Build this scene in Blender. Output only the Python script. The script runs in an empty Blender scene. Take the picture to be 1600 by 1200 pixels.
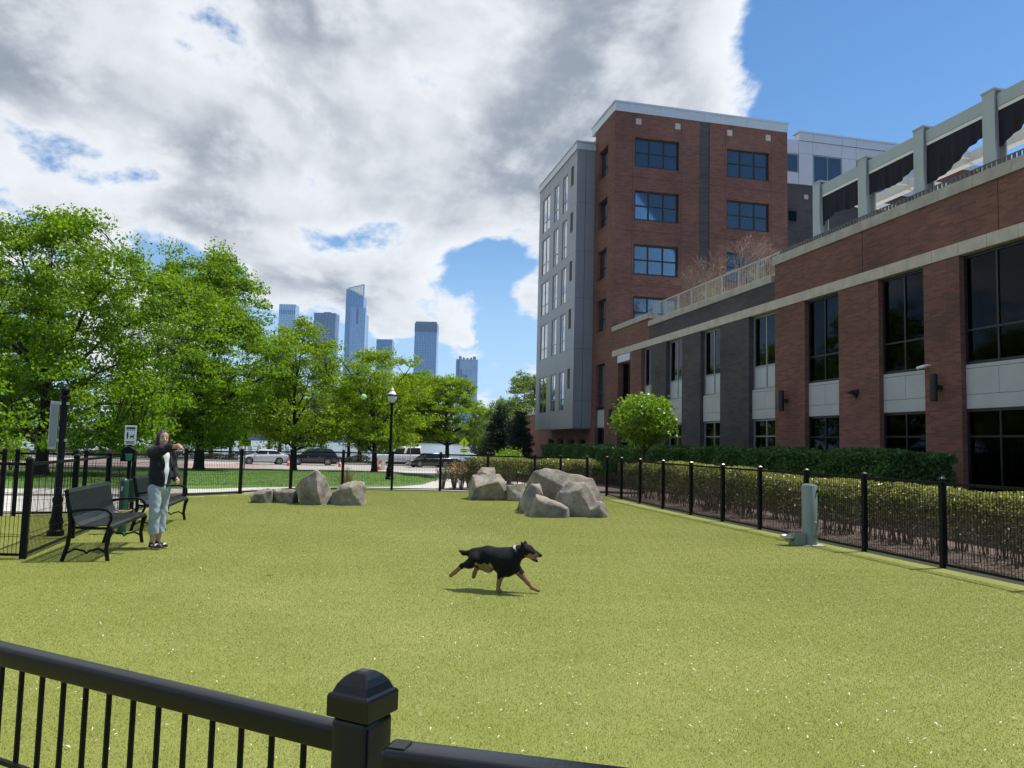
import bpy, bmesh, math, random
import numpy as np
from mathutils import Vector, Matrix
S = bpy.context.scene
C = bpy.context.collection
rad = math.radians

# ---------------------------------------------------------------- camera
YAW, PITCH, ROLL = rad(13.1), math.atan(94 / 1202), rad(1.43)
_F0 = Vector((math.sin(YAW), math.cos(YAW), 0)); _R0 = Vector((math.cos(YAW), -math.sin(YAW), 0)); _Z = Vector((0, 0, 1))
_F = _F0 * math.cos(PITCH) + _Z * math.sin(PITCH); _U0 = _Z * math.cos(PITCH) - _F0 * math.sin(PITCH)
_U = _U0 * math.cos(ROLL) - _R0 * math.sin(ROLL); _R = _R0 * math.cos(ROLL) + _U0 * math.sin(ROLL)
cam = bpy.data.objects.new('camera', bpy.data.cameras.new('camera')); C.objects.link(cam)
_m = Matrix((_R, _U, -_F)).transposed().to_4x4(); _m.translation = (0, 0, 1.55)
cam.matrix_world = _m
cam.data.sensor_width = 36; cam.data.lens = 36 * 1202 / 1600
cam.data.clip_start = 0.05; cam.data.clip_end = 12000
S.camera = cam
S.view_settings.view_transform = 'Standard'; S.view_settings.look = 'None'
S.view_settings.gamma = 1; S.view_settings.use_curve_mapping = False
S.view_settings.exposure = 0.44

# ---------------------------------------------------------------- sun + sky
SUN = Vector((0.595, 0.087, 1.25)).normalized()
sl = bpy.data.lights.new('sun', 'SUN'); sl.energy = 4.6; sl.angle = rad(0.53); sl.color = (1, .955, .88)
so = bpy.data.objects.new('sun', sl); C.objects.link(so); so.rotation_euler = SUN.to_track_quat('Z', 'Y').to_euler(); so.location = (30, 5, 60)

def sky_world():
    w = bpy.data.worlds.new('World'); S.world = w; w.use_nodes = True
    nt = w.node_tree; N = nt.nodes; L = nt.links; N.clear()
    def nd(t, **k):
        n = N.new(t)
        for a, b in k.items(): setattr(n, a, b)
        return n
    def mth(op, a, b=None, c=None, clamp=False):
        n = nd('ShaderNodeMath', operation=op, use_clamp=clamp)
        for i, v in enumerate((a, b, c)):
            if v is None: continue
            if isinstance(v, (int, float)): n.inputs[i].default_value = v
            else: L.new(v, n.inputs[i])
        return n.outputs[0]
    def sstep(x, a, b, lo=0, hi=1):
        n = nd('ShaderNodeMapRange', interpolation_type='SMOOTHSTEP')
        L.new(x, n.inputs[0])
        for i, v in zip((1, 2, 3, 4), (a, b, lo, hi)): n.inputs[i].default_value = v
        return n.outputs[0]
    sky = nd('ShaderNodeTexSky', sky_type='NISHITA', sun_disc=False)
    sky.sun_elevation = math.asin(SUN.z); sky.sun_rotation = math.atan2(SUN.x, SUN.y)
    sky.air_density = 1.0; sky.dust_density = 0.15; sky.ozone_density = 2.5
    tc = nd('ShaderNodeTexCoord'); sx = nd('ShaderNodeSeparateXYZ'); L.new(tc.outputs['Generated'], sx.inputs[0])
    x, y, z = sx.outputs
    zz = mth('ADD', mth('MAXIMUM', z, 0.0), 0.27)
    px = mth('DIVIDE', x, zz); pyy = mth('DIVIDE', y, zz)
    def noise(ox, oy, scale, detail, rough, dist=0.0, sy=1.0, lac=2.0):
        cb = nd('ShaderNodeCombineXYZ')
        L.new(mth('ADD', px, ox), cb.inputs[0]); L.new(mth('MULTIPLY', mth('ADD', pyy, oy), sy), cb.inputs[1])
        n = nd('ShaderNodeTexNoise', noise_dimensions='2D'); L.new(cb.outputs[0], n.inputs['Vector'])
        n.inputs['Scale'].default_value = scale; n.inputs['Detail'].default_value = detail
        n.inputs['Roughness'].default_value = rough; n.inputs['Distortion'].default_value = dist
        n.inputs['Lacunarity'].default_value = lac
        return n.outputs[0]
    OX, OY = CLOUD_OFF
    big = noise(OX, OY, 1.25, 2, .5, 0, .8)
    det = noise(OX, OY, 2.5, 11, .6, .1, .8)
    det2 = noise(OX + .075, OY - .04, 2.5, 7, .56, .1, .8)     # sampled a little towards the sun
    # more broken cloud towards the clear side of the sky (east of the front)
    q = mth('SUBTRACT', px, mth('MULTIPLY', pyy, .60))
    front = sstep(q, -.25, .22, .10, -.30)
    low = sstep(z, .08, .40, -.18, 0.05)
    base = mth('ADD', mth('ADD', mth('MULTIPLY', big, .55), front), low)
    dens = mth('ADD', base, mth('MULTIPLY', det, .75))
    dens2 = mth('ADD', base, mth('MULTIPLY', det2, .75))
    cover = mth('MULTIPLY', sstep(dens, .592, .68), sstep(z, -.01, .05))
    lit = sstep(mth('SUBTRACT', dens, dens2), -.09, .13)
    thick = sstep(dens, .60, .87)
    # lit cloud is white, thick cloud seen from below is grey
    shade = mth('SUBTRACT', 1.0, mth('MULTIPLY', thick, mth('SUBTRACT', 1.0, mth('MULTIPLY', lit, .72))), None, True)
    mixc = nd('ShaderNodeMix', data_type='RGBA'); L.new(shade, mixc.inputs[0])
    mixc.inputs[6].default_value = (2.3, 2.65, 3.2, 1); mixc.inputs[7].default_value = (7.1, 7.3, 7.6, 1)
    hs = nd('ShaderNodeHueSaturation'); hs.inputs['Saturation'].default_value = 1.22; hs.inputs['Value'].default_value = SKYV
    L.new(sky.outputs[0], hs.inputs['Color'])
    hz = nd('ShaderNodeMix', data_type='RGBA'); L.new(sstep(z, .0, .30, .85, 0.0), hz.inputs[0])
    L.new(hs.outputs[0], hz.inputs[6]); hz.inputs[7].default_value = (3.3, 5.1, 7.7, 1)      # pale blue air near the horizon
    mix = nd('ShaderNodeMix', data_type='RGBA'); L.new(cover, mix.inputs[0]); L.new(hz.outputs[2], mix.inputs[6]); L.new(mixc.outputs[2], mix.inputs[7])
    bg = nd('ShaderNodeBackground'); bg.inputs[1].default_value = .1
    L.new(mix.outputs[2], bg.inputs[0]); out = nd('ShaderNodeOutputWorld'); L.new(bg.outputs[0], out.inputs[0])
CLOUD_OFF = (60.1, 9.3); SKYV = 1.05
sky_world()

# ================================================================ helpers
rng = random.Random(5); nrg = np.random.default_rng(5)
class MB:
    """collects faces; build() links them as ONE mesh object"""
    def __init__(s): s.v = []; s.f = []; s.mi = []
    def add(s, vs, fs, mi=0):
        o = len(s.v); s.v += [tuple(p) for p in vs]; s.f += [tuple(i + o for i in q) for q in fs]; s.mi += [mi] * len(fs); return s
    def box(s, x0, x1, y0, y1, z0, z1, mi=0):
        x0, x1 = min(x0, x1), max(x0, x1); y0, y1 = min(y0, y1), max(y0, y1)
        v = [(x, y, z) for z in (z0, z1) for y in (y0, y1) for x in (x0, x1)]
        return s.add(v, [(0, 2, 3, 1), (4, 5, 7, 6), (0, 1, 5, 4), (2, 6, 7, 3), (0, 4, 6, 2), (1, 3, 7, 5)], mi)
    def bar(s, p0, p1, w, h=None, mi=0, up=(0, 0, 1)):
        """rectangular bar from p0 to p1"""
        h = w if h is None else h
        p0, p1 = Vector(p0), Vector(p1); d = (p1 - p0).normalized(); u = Vector(up)
        if abs(d.dot(u)) > .99: u = Vector((0, 1, 0))
        a = d.cross(u).normalized() * w / 2; b = a.cross(d).normalized() * h / 2
        v = [p + a * i + b * j for p in (p0, p1) for i, j in ((-1, -1), (1, -1), (1, 1), (-1, 1))]
        return s.add(v, [(0, 1, 2, 3), (7, 6, 5, 4), (0, 4, 5, 1), (1, 5, 6, 2), (2, 6, 7, 3), (3, 7, 4, 0)], mi)
    def tube(s, pts, r, n=8, mi=0, cap=True):
        pts = [Vector(p) for p in pts]; rs = r if isinstance(r, (list, tuple)) else [r] * len(pts)
        o = len(s.v); d0 = (pts[1] - pts[0]).normalized()
        u = Vector((0, 0, 1)) if abs(d0.z) < .9 else Vector((1, 0, 0)); a = d0.cross(u).normalized()
        for i, p in enumerate(pts):
            d = (pts[min(i + 1, len(pts) - 1)] - pts[max(i - 1, 0)]).normalized()
            a = (a - d * a.dot(d)).normalized(); b = d.cross(a)
            for k in range(n):
                t = 2 * math.pi * k / n; s.v.append(tuple(p + (a * math.cos(t) + b * math.sin(t)) * rs[i]))
        for i in range(len(pts) - 1):
            for k in range(n):
                q = o + i * n; k2 = (k + 1) % n
                s.f.append((q + k, q + k2, q + n + k2, q + n + k)); s.mi.append(mi)
        if cap:
            s.f.append(tuple(o + k for k in reversed(range(n)))); s.mi.append(mi)
            s.f.append(tuple(o + (len(pts) - 1) * n + k for k in range(n))); s.mi.append(mi)
        return s
    def lathe(s, prof, c=(0, 0, 0), n=16, mi=0):
        o = len(s.v)
        for r, z in prof:
            for k in range(n):
                t = 2 * math.pi * k / n; s.v.append((c[0] + r * math.cos(t), c[1] + r * math.sin(t), c[2] + z))
        for i in range(len(prof) - 1):
            for k in range(n):
                q = o + i * n; k2 = (k + 1) % n; s.f.append((q + k, q + k2, q + n + k2, q + n + k)); s.mi.append(mi)
        s.f.append(tuple(o + k for k in reversed(range(n)))); s.mi.append(mi)
        s.f.append(tuple(o + (len(prof) - 1) * n + k for k in range(n))); s.mi.append(mi)
        return s
    def prism(s, poly, y0, y1, mi=0, ax='y'):
        """polygon in (x,z) extruded along y (or (y,z) along x)"""
        n = len(poly); f = (lambda a, b, c: (a, c, b)) if ax == 'y' else (lambda a, b, c: (c, a, b))
        v = [f(a, b, y0) for a, b in poly] + [f(a, b, y1) for a, b in poly]
        fs = [tuple(range(n)), tuple(reversed(range(n, 2 * n)))] + [(i, i + n, (i + 1) % n + n, (i + 1) % n) for i in range(n)]
        return s.add(v, fs, mi)
    def mesh(s, name, mats, off=None, smooth=False, bevel=0, seg=2, fixn=True):
        me = bpy.data.meshes.new(name)
        v = s.v if off is None else [(a - off[0], b - off[1], c - off[2]) for a, b, c in s.v]
        me.from_pydata(v, [], s.f)
        for m in (mats if isinstance(mats, (list, tuple)) else [mats]): me.materials.append(m)
        me.polygons.foreach_set('material_index', s.mi)
        if bevel or fixn:
            bm = bmesh.new(); bm.from_mesh(me)
            if fixn: bmesh.ops.recalc_face_normals(bm, faces=bm.faces)
            if bevel:
                es = [e for e in bm.edges if len(e.link_faces) == 2 and e.calc_face_angle(0) > .5]
                bmesh.ops.bevel(bm, geom=es, offset=bevel, segments=seg, affect='EDGES', profile=.5, clamp_overlap=True)
            bm.to_mesh(me); bm.free()
        if smooth:
            me.polygons.foreach_set('use_smooth', [True] * len(me.polygons))
            if smooth != 'all':
                try: me.set_sharp_from_angle(angle=rad(smooth if not isinstance(smooth, bool) else 40))
                except Exception: pass
        return me
    def build(s, name, mats, parent=None, world=False, **k):
        off = parent.location if (world and parent is not None) else None
        if world and parent is not None and parent.parent is not None: off = parent.parent.location + parent.location
        return link(name, s.mesh(name, mats, off, **k), parent)
def link(name, data, parent=None, loc=None):
    o = bpy.data.objects.new(name, data); C.objects.link(o)
    if parent is not None: o.parent = parent
    if loc is not None: o.location = loc
    return o
def tag(o, label=None, cat=None, group=None, kind=None):
    if label: o['label'] = label
    if cat: o['category'] = cat
    if group: o['group'] = group
    if kind: o['kind'] = kind
    return o
def thing(name, label, cat, loc=(0, 0, 0), rz=0, group=None):
    o = link(name, None); o.location = loc; o.rotation_euler = (0, 0, rz); return tag(o, label, cat, group)
def copy_tree(o, parent=None):
    c = o.copy(); C.objects.link(c); c.parent = parent
    for ch in list(o.children): copy_tree(ch, c)
    return c

# ---------------------------------------------------------------- materials
def mat(name, col, rough=.6, metal=0., var=0., vscale=4., bump=0., bscale=40., spec=.5, var2=None, coat=0., alpha=None):
    m = bpy.data.materials.new(name); m.use_nodes = True; nt = m.node_tree; N = nt.nodes; L = nt.links
    b = N['Principled BSDF']; b.inputs['Base Color'].default_value = (*col, 1); b.inputs['Roughness'].default_value = rough
    b.inputs['Metallic'].default_value = metal; b.inputs['Specular IOR Level'].default_value = spec
    if coat: b.inputs['Coat Weight'].default_value = coat; b.inputs['Coat Roughness'].default_value = .05
    tc = N.new('ShaderNodeTexCoord')
    if var:
        n = N.new('ShaderNodeTexNoise'); n.inputs['Scale'].default_value = vscale; n.inputs['Detail'].default_value = 6; n.inputs['Roughness'].default_value = .65
        L.new(tc.outputs['Object'], n.inputs['Vector'])
        r = N.new('ShaderNodeValToRGB'); c2 = var2 or tuple(max(0, c * (1 - var)) for c in col); c1 = tuple(min(1, c * (1 + var)) for c in col) if var2 is None else col
        r.color_ramp.elements[0].position = .32; r.color_ramp.elements[1].position = .68
        r.color_ramp.elements[0].color = (*c2, 1); r.color_ramp.elements[1].color = (*c1, 1)
        L.new(n.outputs[0], r.inputs[0]); L.new(r.outputs[0], b.inputs['Base Color'])
    if bump:
        n = N.new('ShaderNodeTexNoise'); n.inputs['Scale'].default_value = bscale; n.inputs['Detail'].default_value = 5
        L.new(tc.outputs['Object'], n.inputs['Vector'])
        bp = N.new('ShaderNodeBump'); bp.inputs['Strength'].default_value = bump; bp.inputs['Distance'].default_value = .02
        L.new(n.outputs[0], bp.inputs['Height']); L.new(bp.outputs[0], b.inputs['Normal'])
    return m
def brick_mat(name, c1, c2, cm, mortar, bw=.30, rh=.0667, patch=.5, bumpd=.006):
    """running-bond brick; world position, so courses line up round corners"""
    m = bpy.data.materials.new(name); m.use_nodes = True; nt = m.node_tree; N = nt.nodes; L = nt.links; b = N['Principled BSDF']
    b.inputs['Roughness'].default_value = .85; b.inputs['Specular IOR Level'].default_value = .25
    g = N.new('ShaderNodeNewGeometry'); sp = N.new('ShaderNodeSeparateXYZ'); L.new(g.outputs['Position'], sp.inputs[0])
    sn = N.new('ShaderNodeSeparateXYZ'); L.new(g.outputs['True Normal'], sn.inputs[0])
    ab = N.new('ShaderNodeMath'); ab.operation = 'ABSOLUTE'; L.new(sn.outputs[0], ab.inputs[0])
    gt = N.new('ShaderNodeMath'); gt.operation = 'GREATER_THAN'; gt.inputs[1].default_value = .5; L.new(ab.outputs[0], gt.inputs[0])
    mx = N.new('ShaderNodeMix'); L.new(gt.outputs[0], mx.inputs[0]); L.new(sp.outputs[0], mx.inputs[2]); L.new(sp.outputs[1], mx.inputs[3])
    cb = N.new('ShaderNodeCombineXYZ'); L.new(mx.outputs[0], cb.inputs[0]); L.new(sp.outputs[2], cb.inputs[1])
    br = N.new('ShaderNodeTexBrick'); L.new(cb.outputs[0], br.inputs['Vector'])
    br.inputs['Scale'].default_value = 1; br.inputs['Brick Width'].default_value = bw; br.inputs['Row Height'].default_value = rh
    br.inputs['Mortar Size'].default_value = .006; br.inputs['Mortar Smooth'].default_value = .1
    br.inputs['Color1'].default_value = (*c1, 1); br.inputs['Color2'].default_value = (*c2, 1); br.inputs['Mortar'].default_value = (*mortar, 1)
    # clusters of darker bricks: one noise value per brick cell
    fl = N.new('ShaderNodeVectorMath'); fl.operation = 'SNAP'; fl.inputs[1].default_value = (bw * 2, rh, 1); L.new(cb.outputs[0], fl.inputs[0])
    nz = N.new('ShaderNodeTexNoise'); nz.inputs['Scale'].default_value = .9; nz.inputs['Detail'].default_value = 5; nz.inputs['Roughness'].default_value = .8; L.new(fl.outputs[0], nz.inputs['Vector'])
    rp = N.new('ShaderNodeValToRGB'); rp.color_ramp.elements[0].position = .52; rp.color_ramp.elements[1].position = .66
    rp.color_ramp.elements[0].color = (0, 0, 0, 1); rp.color_ramp.elements[1].color = (patch, patch, patch, 1); L.new(nz.outputs[0], rp.inputs[0])
    m2 = N.new('ShaderNodeMix'); m2.data_type = 'RGBA'; L.new(rp.outputs[0], m2.inputs[0]); L.new(br.outputs['Color'], m2.inputs[6]); m2.inputs[7].default_value = (*cm, 1)
    st = N.new('ShaderNodeTexNoise'); st.inputs['Scale'].default_value = .35; st.inputs['Detail'].default_value = 6; L.new(g.outputs['Position'], st.inputs['Vector'])
    r2 = N.new('ShaderNodeMapRange'); r2.inputs[1].default_value = .3; r2.inputs[2].default_value = .7; r2.inputs[3].default_value = .78; r2.inputs[4].default_value = 1.15; L.new(st.outputs[0], r2.inputs[0])
    m3 = N.new('ShaderNodeMix'); m3.data_type = 'RGBA'; m3.blend_type = 'MULTIPLY'; m3.inputs[0].default_value = 1; L.new(m2.outputs[2], m3.inputs[6]); L.new(r2.outputs[0], m3.inputs[7])
    L.new(m3.outputs[2], b.inputs['Base Color'])
    bp = N.new('ShaderNodeBump'); bp.invert = True; bp.inputs['Strength'].default_value = .7; bp.inputs['Distance'].default_value = bumpd
    L.new(br.outputs['Fac'], bp.inputs['Height']); L.new(bp.outputs[0], b.inputs['Normal'])
    return m
def leaf_mat(name, ca, cb_, trans=.35, rough=.5, sp=.35):
    m = bpy.data.materials.new(name); m.use_nodes = True; nt = m.node_tree; N = nt.nodes; L = nt.links; b = N['Principled BSDF']
    g = N.new('ShaderNodeNewGeometry'); mx = N.new('ShaderNodeMix'); mx.data_type = 'RGBA'
    L.new(g.outputs['Random Per Island'], mx.inputs[0]); mx.inputs[6].default_value = (*ca, 1); mx.inputs[7].default_value = (*cb_, 1)
    L.new(mx.outputs[2], b.inputs['Base Color']); b.inputs['Roughness'].default_value = rough; b.inputs['Specular IOR Level'].default_value = sp
    t = N.new('ShaderNodeBsdfTranslucent'); h = N.new('ShaderNodeHueSaturation'); h.inputs['Value'].default_value = 1.5; h.inputs['Saturation'].default_value = 1.1; h.inputs['Hue'].default_value = .497
    L.new(mx.outputs[2], h.inputs['Color']); L.new(h.outputs[0], t.inputs[0])
    ms = N.new('ShaderNodeMixShader'); ms.inputs[0].default_value = trans; L.new(b.outputs[0], ms.inputs[1]); L.new(t.outputs[0], ms.inputs[2])
    L.new(ms.outputs[0], N['Material Output'].inputs[0]); return m
def glass_mat(name, tint=(.35, .42, .45), ior=1.9, rough=.02, base=.0):
    m = bpy.data.materials.new(name); m.use_nodes = True; nt = m.node_tree; N = nt.nodes; L = nt.links; N.remove(N['Principled BSDF'])
    tr = N.new('ShaderNodeBsdfTransparent'); tr.inputs[0].default_value = (*tint, 1)
    gl = N.new('ShaderNodeBsdfGlossy'); gl.inputs['Roughness'].default_value = rough; gl.inputs[0].default_value = (.9, .95, 1, 1)
    fr = N.new('ShaderNodeFresnel'); fr.inputs[0].default_value = ior
    mxm = N.new('ShaderNodeMath'); mxm.operation = 'MAXIMUM'; mxm.inputs[1].default_value = base; L.new(fr.outputs[0], mxm.inputs[0])
    ms = N.new('ShaderNodeMixShader'); L.new(mxm.outputs[0], ms.inputs[0]); L.new(tr.outputs[0], ms.inputs[1]); L.new(gl.outputs[0], ms.inputs[2])
    L.new(ms.outputs[0], N['Material Output'].inputs[0]); return m

M = {}
M['red_brick'] = brick_mat('red_brick', (.225, .095, .07), (.135, .062, .048), (.085, .066, .064), (.15, .115, .10))
M['grey_brick'] = brick_mat('grey_brick', (.088, .083, .085), (.062, .059, .062), (.042, .04, .043), (.075, .071, .072), patch=.6)
M['stone'] = mat('cast_stone', (.46, .42, .35), .85, var=.16, vscale=2.2, bump=.15, bscale=60)
M['coping'] = mat('coping_stone', (.37, .345, .30), .85, var=.18, vscale=2.0, bump=.15, bscale=60)
M['panel_grey'] = mat('grey_cladding', (.25, .265, .285), .42, var=.05, vscale=.6, metal=.15)
M['panel_pale'] = mat('pale_cladding', (.50, .52, .56), .5, var=.05, vscale=.8)
M['panel_white'] = mat('spandrel_panel', (.40, .42, .42), .6, var=.07, vscale=1.5)
M['trim'] = mat('pale_metal_trim', (.52, .55, .58), .4, metal=.2, var=.04)
M['dark_void'] = mat('dark_interior', (.015, .016, .018), .9)
M['frame_black'] = mat('black_window_frame', (.012, .013, .015), .4)
M['frame_alu'] = mat('aluminium_window_frame', (.30, .31, .30), .4, metal=.4)
M['glass'] = glass_mat('window_glass', (.82, .88, .92), 2.1); M['glass_grey'] = glass_mat('screened_glass', (.55, .6, .64), 1.35)
M['glass_dark'] = glass_mat('dark_window_glass', (.16, .19, .22), 1.22)
M['glass_green'] = glass_mat('green_window_glass', (.55, .78, .72), 3.0, base=.6)
M['frosted'] = mat('frosted_pane', (.42, .46, .50), .25, spec=.5)
M['blind'] = mat('vertical_blind', (.62, .64, .66), .7, var=.1, vscale=3)
M['room'] = mat('dim_room_wall', (.10, .10, .10), .9)
M['steel'] = mat('pergola_steel', (.34, .39, .39), .45, var=.06, vscale=1.2, metal=.1)
M['white_paint'] = mat('white_paint', (.70, .70, .68), .5, var=.05)
M['drape'] = mat('black_drape', (.006, .006, .014), .9, var=.3, vscale=3)
M['rail_pale'] = mat('pale_railing', (.36, .34, .30), .5, var=.08)
M['black_metal'] = mat('black_powder_coat', (.003, .0034, .004), .45, spec=.16, bump=.05, bscale=300)
M['black_gloss'] = mat('black_gloss_coat', (.0035, .0045, .007), .26, spec=.36, bump=.04, bscale=260)
M['black_matte'] = mat('black_matte', (.012, .012, .013), .6)
M['concrete'] = mat('concrete', (.46, .44, .40), .9, var=.12, vscale=1.4, bump=.2, bscale=60)
M['road'] = mat('pale_asphalt', (.33, .31, .285), .95, var=.14, vscale=.5, bump=.1)
M['paver'] = mat('pink_pavers', (.36, .22, .19), .95, var=.14, vscale=1.5)
M['mulch'] = mat('mulch', (.105, .075, .06), .95, var=.5, vscale=14, bump=.8, bscale=50)
M['lawn'] = mat('lawn_soil', (.075, .15, .02), .95, var=.25, vscale=.8, bump=.6, bscale=70)
M['soil'] = mat('park_ground', (.12, .105, .08), .95, var=.3, vscale=.3)
M['bark'] = mat('bark', (.035, .028, .022), .95, var=.35, vscale=9, bump=.6, bscale=25)
M['twig'] = mat('grey_twig', (.15, .12, .09), .9, var=.25, vscale=6)
M['twig_pale'] = mat('pale_bare_twig', (.24, .17, .13), .9, var=.2, vscale=6)
M['rock'] = None
M['grey_green'] = mat('grey_green_coat', (.17, .215, .20), .42, var=.06, vscale=3, spec=.5)
M['green_post'] = mat('dark_green_paint', (.010, .05, .03), .4)
M['white_sign'] = mat('white_sign_face', (.78, .78, .76), .5)
M['lime_sign'] = mat('fluorescent_sign', (.62, .80, .02), .5)
M['sign_ink'] = mat('black_sign_ink', (.01, .01, .01), .6)
M['alu'] = mat('brushed_aluminium', (.42, .43, .43), .38, metal=.7, var=.05)
M['orange'] = mat('orange_cone', (.75, .10, .03), .6)
M['rubber'] = mat('tyre_rubber', (.015, .015, .015), .8)
M['chrome'] = mat('alloy_rim', (.5, .5, .52), .3, metal=.9)

# ================================================================ ground, river, far shore
F0 = (math.sin(YAW), math.cos(YAW)); R0 = (math.cos(YAW), -math.sin(YAW))
def fwd(x, y): return x * F0[0] + y * F0[1]
def sl2(l, s): return (l * R0[0] + s * F0[0], l * R0[1] + s * F0[1])       # lateral, distance -> world xy
def ground_z(x, y):
    s = fwd(x, y)
    if s < 24: return 0.
    if s < 75: return -(s - 24) * 1.02 / 51
    return -1.02
def sheet(name, poly, dz, m, smooth=False):
    bm = bmesh.new(); f = bm.faces.new([bm.verts.new((x, y, 0)) for x, y in poly])
    bmesh.ops.triangulate(bm, faces=bm.faces[:])
    for s in (24, 75):
        bmesh.ops.bisect_plane(bm, geom=bm.verts[:] + bm.edges[:] + bm.faces[:], plane_co=(F0[0] * s, F0[1] * s, 0), plane_no=(F0[0], F0[1], 0))
    for v in bm.verts: v.co.z = ground_z(v.co.x, v.co.y) + dz
    bmesh.ops.recalc_face_normals(bm, faces=bm.faces)
    if sum(f.normal.z for f in bm.faces) < 0: bmesh.ops.reverse_faces(bm, faces=bm.faces[:])
    me = bpy.data.meshes.new(name); bm.to_mesh(me); bm.free(); me.materials.append(m)
    return tag(link(name, me), kind='structure')
def L2(*p): return [sl2(a, b) for a, b in p]
sheet('ground', L2((-400, -120), (400, -120), (400, 102), (-400, 102)), 0, M['soil'])
mb = MB()
for a, b in zip(*(lambda p: (p[:-1], p[1:]))([-400 + 40 * i for i in range(21)])):
    q = [sl2(a, 102), sl2(b, 102)]
    mb.add([(*q[0], -1.0), (*q[1], -1.0), (*q[1], -4.5), (*q[0], -4.5)], [(0, 1, 2, 3)])
tag(mb.build('river_bulkhead', M['concrete']), kind='structure')
mw = bpy.data.materials.new('river_water'); mw.use_nodes = True
_b = mw.node_tree.nodes['Principled BSDF']; _b.inputs['Base Color'].default_value = (.16, .20, .22, 1); _b.inputs['Roughness'].default_value = .32
_n = mw.node_tree.nodes.new('ShaderNodeTexNoise'); _n.inputs['Scale'].default_value = .35; _n.inputs['Detail'].default_value = 8
_t = mw.node_tree.nodes.new('ShaderNodeTexCoord'); mw.node_tree.links.new(_t.outputs['Object'], _n.inputs['Vector'])
_p = mw.node_tree.nodes.new('ShaderNodeBump'); _p.inputs['Strength'].default_value = .6; _p.inputs['Distance'].default_value = .3
mw.node_tree.links.new(_n.outputs[0], _p.inputs['Height']); mw.node_tree.links.new(_p.outputs[0], _b.inputs['Normal'])
mb = MB(); mb.add([(*sl2(-2400, 101), -3.), (*sl2(2400, 101), -3.), (*sl2(2400, 1320), -3.), (*sl2(-2400, 1320), -3.)], [(0, 1, 2, 3)])
tag(mb.build('river', mw), kind='structure')
mb = MB(); mb.add([(*sl2(-2400, 1300), -3.6), (*sl2(2400, 1300), -3.6), (*sl2(2400, 1310), -.8), (*sl2(-2400, 1310), -.8), (*sl2(2400, 2380), 0), (*sl2(-2400, 2380), 0)], [(0, 1, 2, 3), (3, 2, 4, 5)])
tag(mb.build('far_shore', mat('far_shore_ground', (.12, .13, .10), .95, var=.3, vscale=.02)), kind='structure')

# turf of the dog run: bounded by the fence line
CHAIN = [(-3.79, 16.68), (-3.72, 19.1), (-3.61, 21.3), (-2.37, 22.4), (-1.13, 24.2), (.40, 24.8), (1.94, 24.85), (3.46, 24.7), (4.89, 24.1), (6.31, 23.65), (7.1, 23.45), (7.95, 23.35)]
RIGHT_Y = [23.05, 21.6, 20.0, 18.3, 16.7, 15.2, 13.72, 12.2, 10.67, 9.07, 7.5, 5.95, 4.4, 2.85, 1.3]
def right_x(y): return 8.25 + max(0, (y - 18) * .05)
tm = bpy.data.materials.new('artificial_turf'); tm.use_nodes = True
def turf_nodes(m, blades):
    nt = m.node_tree; N = nt.nodes; L = nt.links; b = N['Principled BSDF']; b.inputs['Roughness'].default_value = .55; b.inputs['Specular IOR Level'].default_value = .3
    g = N.new('ShaderNodeNewGeometry')
    def nz(sc, det, ro=.6):
        n = N.new('ShaderNodeTexNoise'); n.inputs['Scale'].default_value = sc; n.inputs['Detail'].default_value = det; n.inputs['Roughness'].default_value = ro
        L.new(g.outputs['Position'], n.inputs['Vector']); return n.outputs[0]
    def ramp(fac, a, b_, p0=.35, p1=.65):
        r = N.new('ShaderNodeValToRGB'); r.color_ramp.elements[0].position = p0; r.color_ramp.elements[1].position = p1
        r.color_ramp.elements[0].color = (*a, 1); r.color_ramp.elements[1].color = (*b_, 1); L.new(fac, r.inputs[0]); return r.outputs[0]
    big = ramp(nz(.45, 6, .65), (.255, .292, .054), (.29, .318, .068))
    fine = ramp(nz(120, 3) if not blades else g.outputs['Random Per Island'], (.60, .60, .54) if not blades else (.88, .86, .8), (1.0, 1.0, .95) if not blades else (1.22, 1.2, 1.15), .25, .75)  # base colour darkened to stand in for the self-shadowing of the blades
    mx = N.new('ShaderNodeMix'); mx.data_type = 'RGBA'; mx.blend_type = 'MULTIPLY'; mx.inputs[0].default_value = 1; L.new(big, mx.inputs[6]); L.new(fine, mx.inputs[7])
    wear = ramp(nz(.22, 5, .75), (0, 0, 0), (.55, .55, .55), .46, .72)
    m2 = N.new('ShaderNodeMix'); m2.data_type = 'RGBA'; L.new(wear, m2.inputs[0]); L.new(mx.outputs[2], m2.inputs[6]); m2.inputs[7].default_value = (.335, .332, .10, 1)
    L.new(m2.outputs[2], b.inputs['Base Color'])
    if not blades:
        bp = N.new('ShaderNodeBump'); bp.inputs['Strength'].default_value = .8; bp.inputs['Distance'].default_value = .012; L.new(nz(160, 3), bp.inputs['Height']); L.new(bp.outputs[0], b.inputs['Normal'])
turf_nodes(tm, False)
tb = bpy.data.materials.new('turf_blades'); tb.use_nodes = True; turf_nodes(tb, True)
turf_poly = [(-9, -6), (-9, 10.9), (-6.4, 11.2), (-6.4, 16.2)] + CHAIN + [(right_x(y) - .02, y) for y in RIGHT_Y] + [(8.23, -6)]
sheet('turf', turf_poly, .004, tm)
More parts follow.
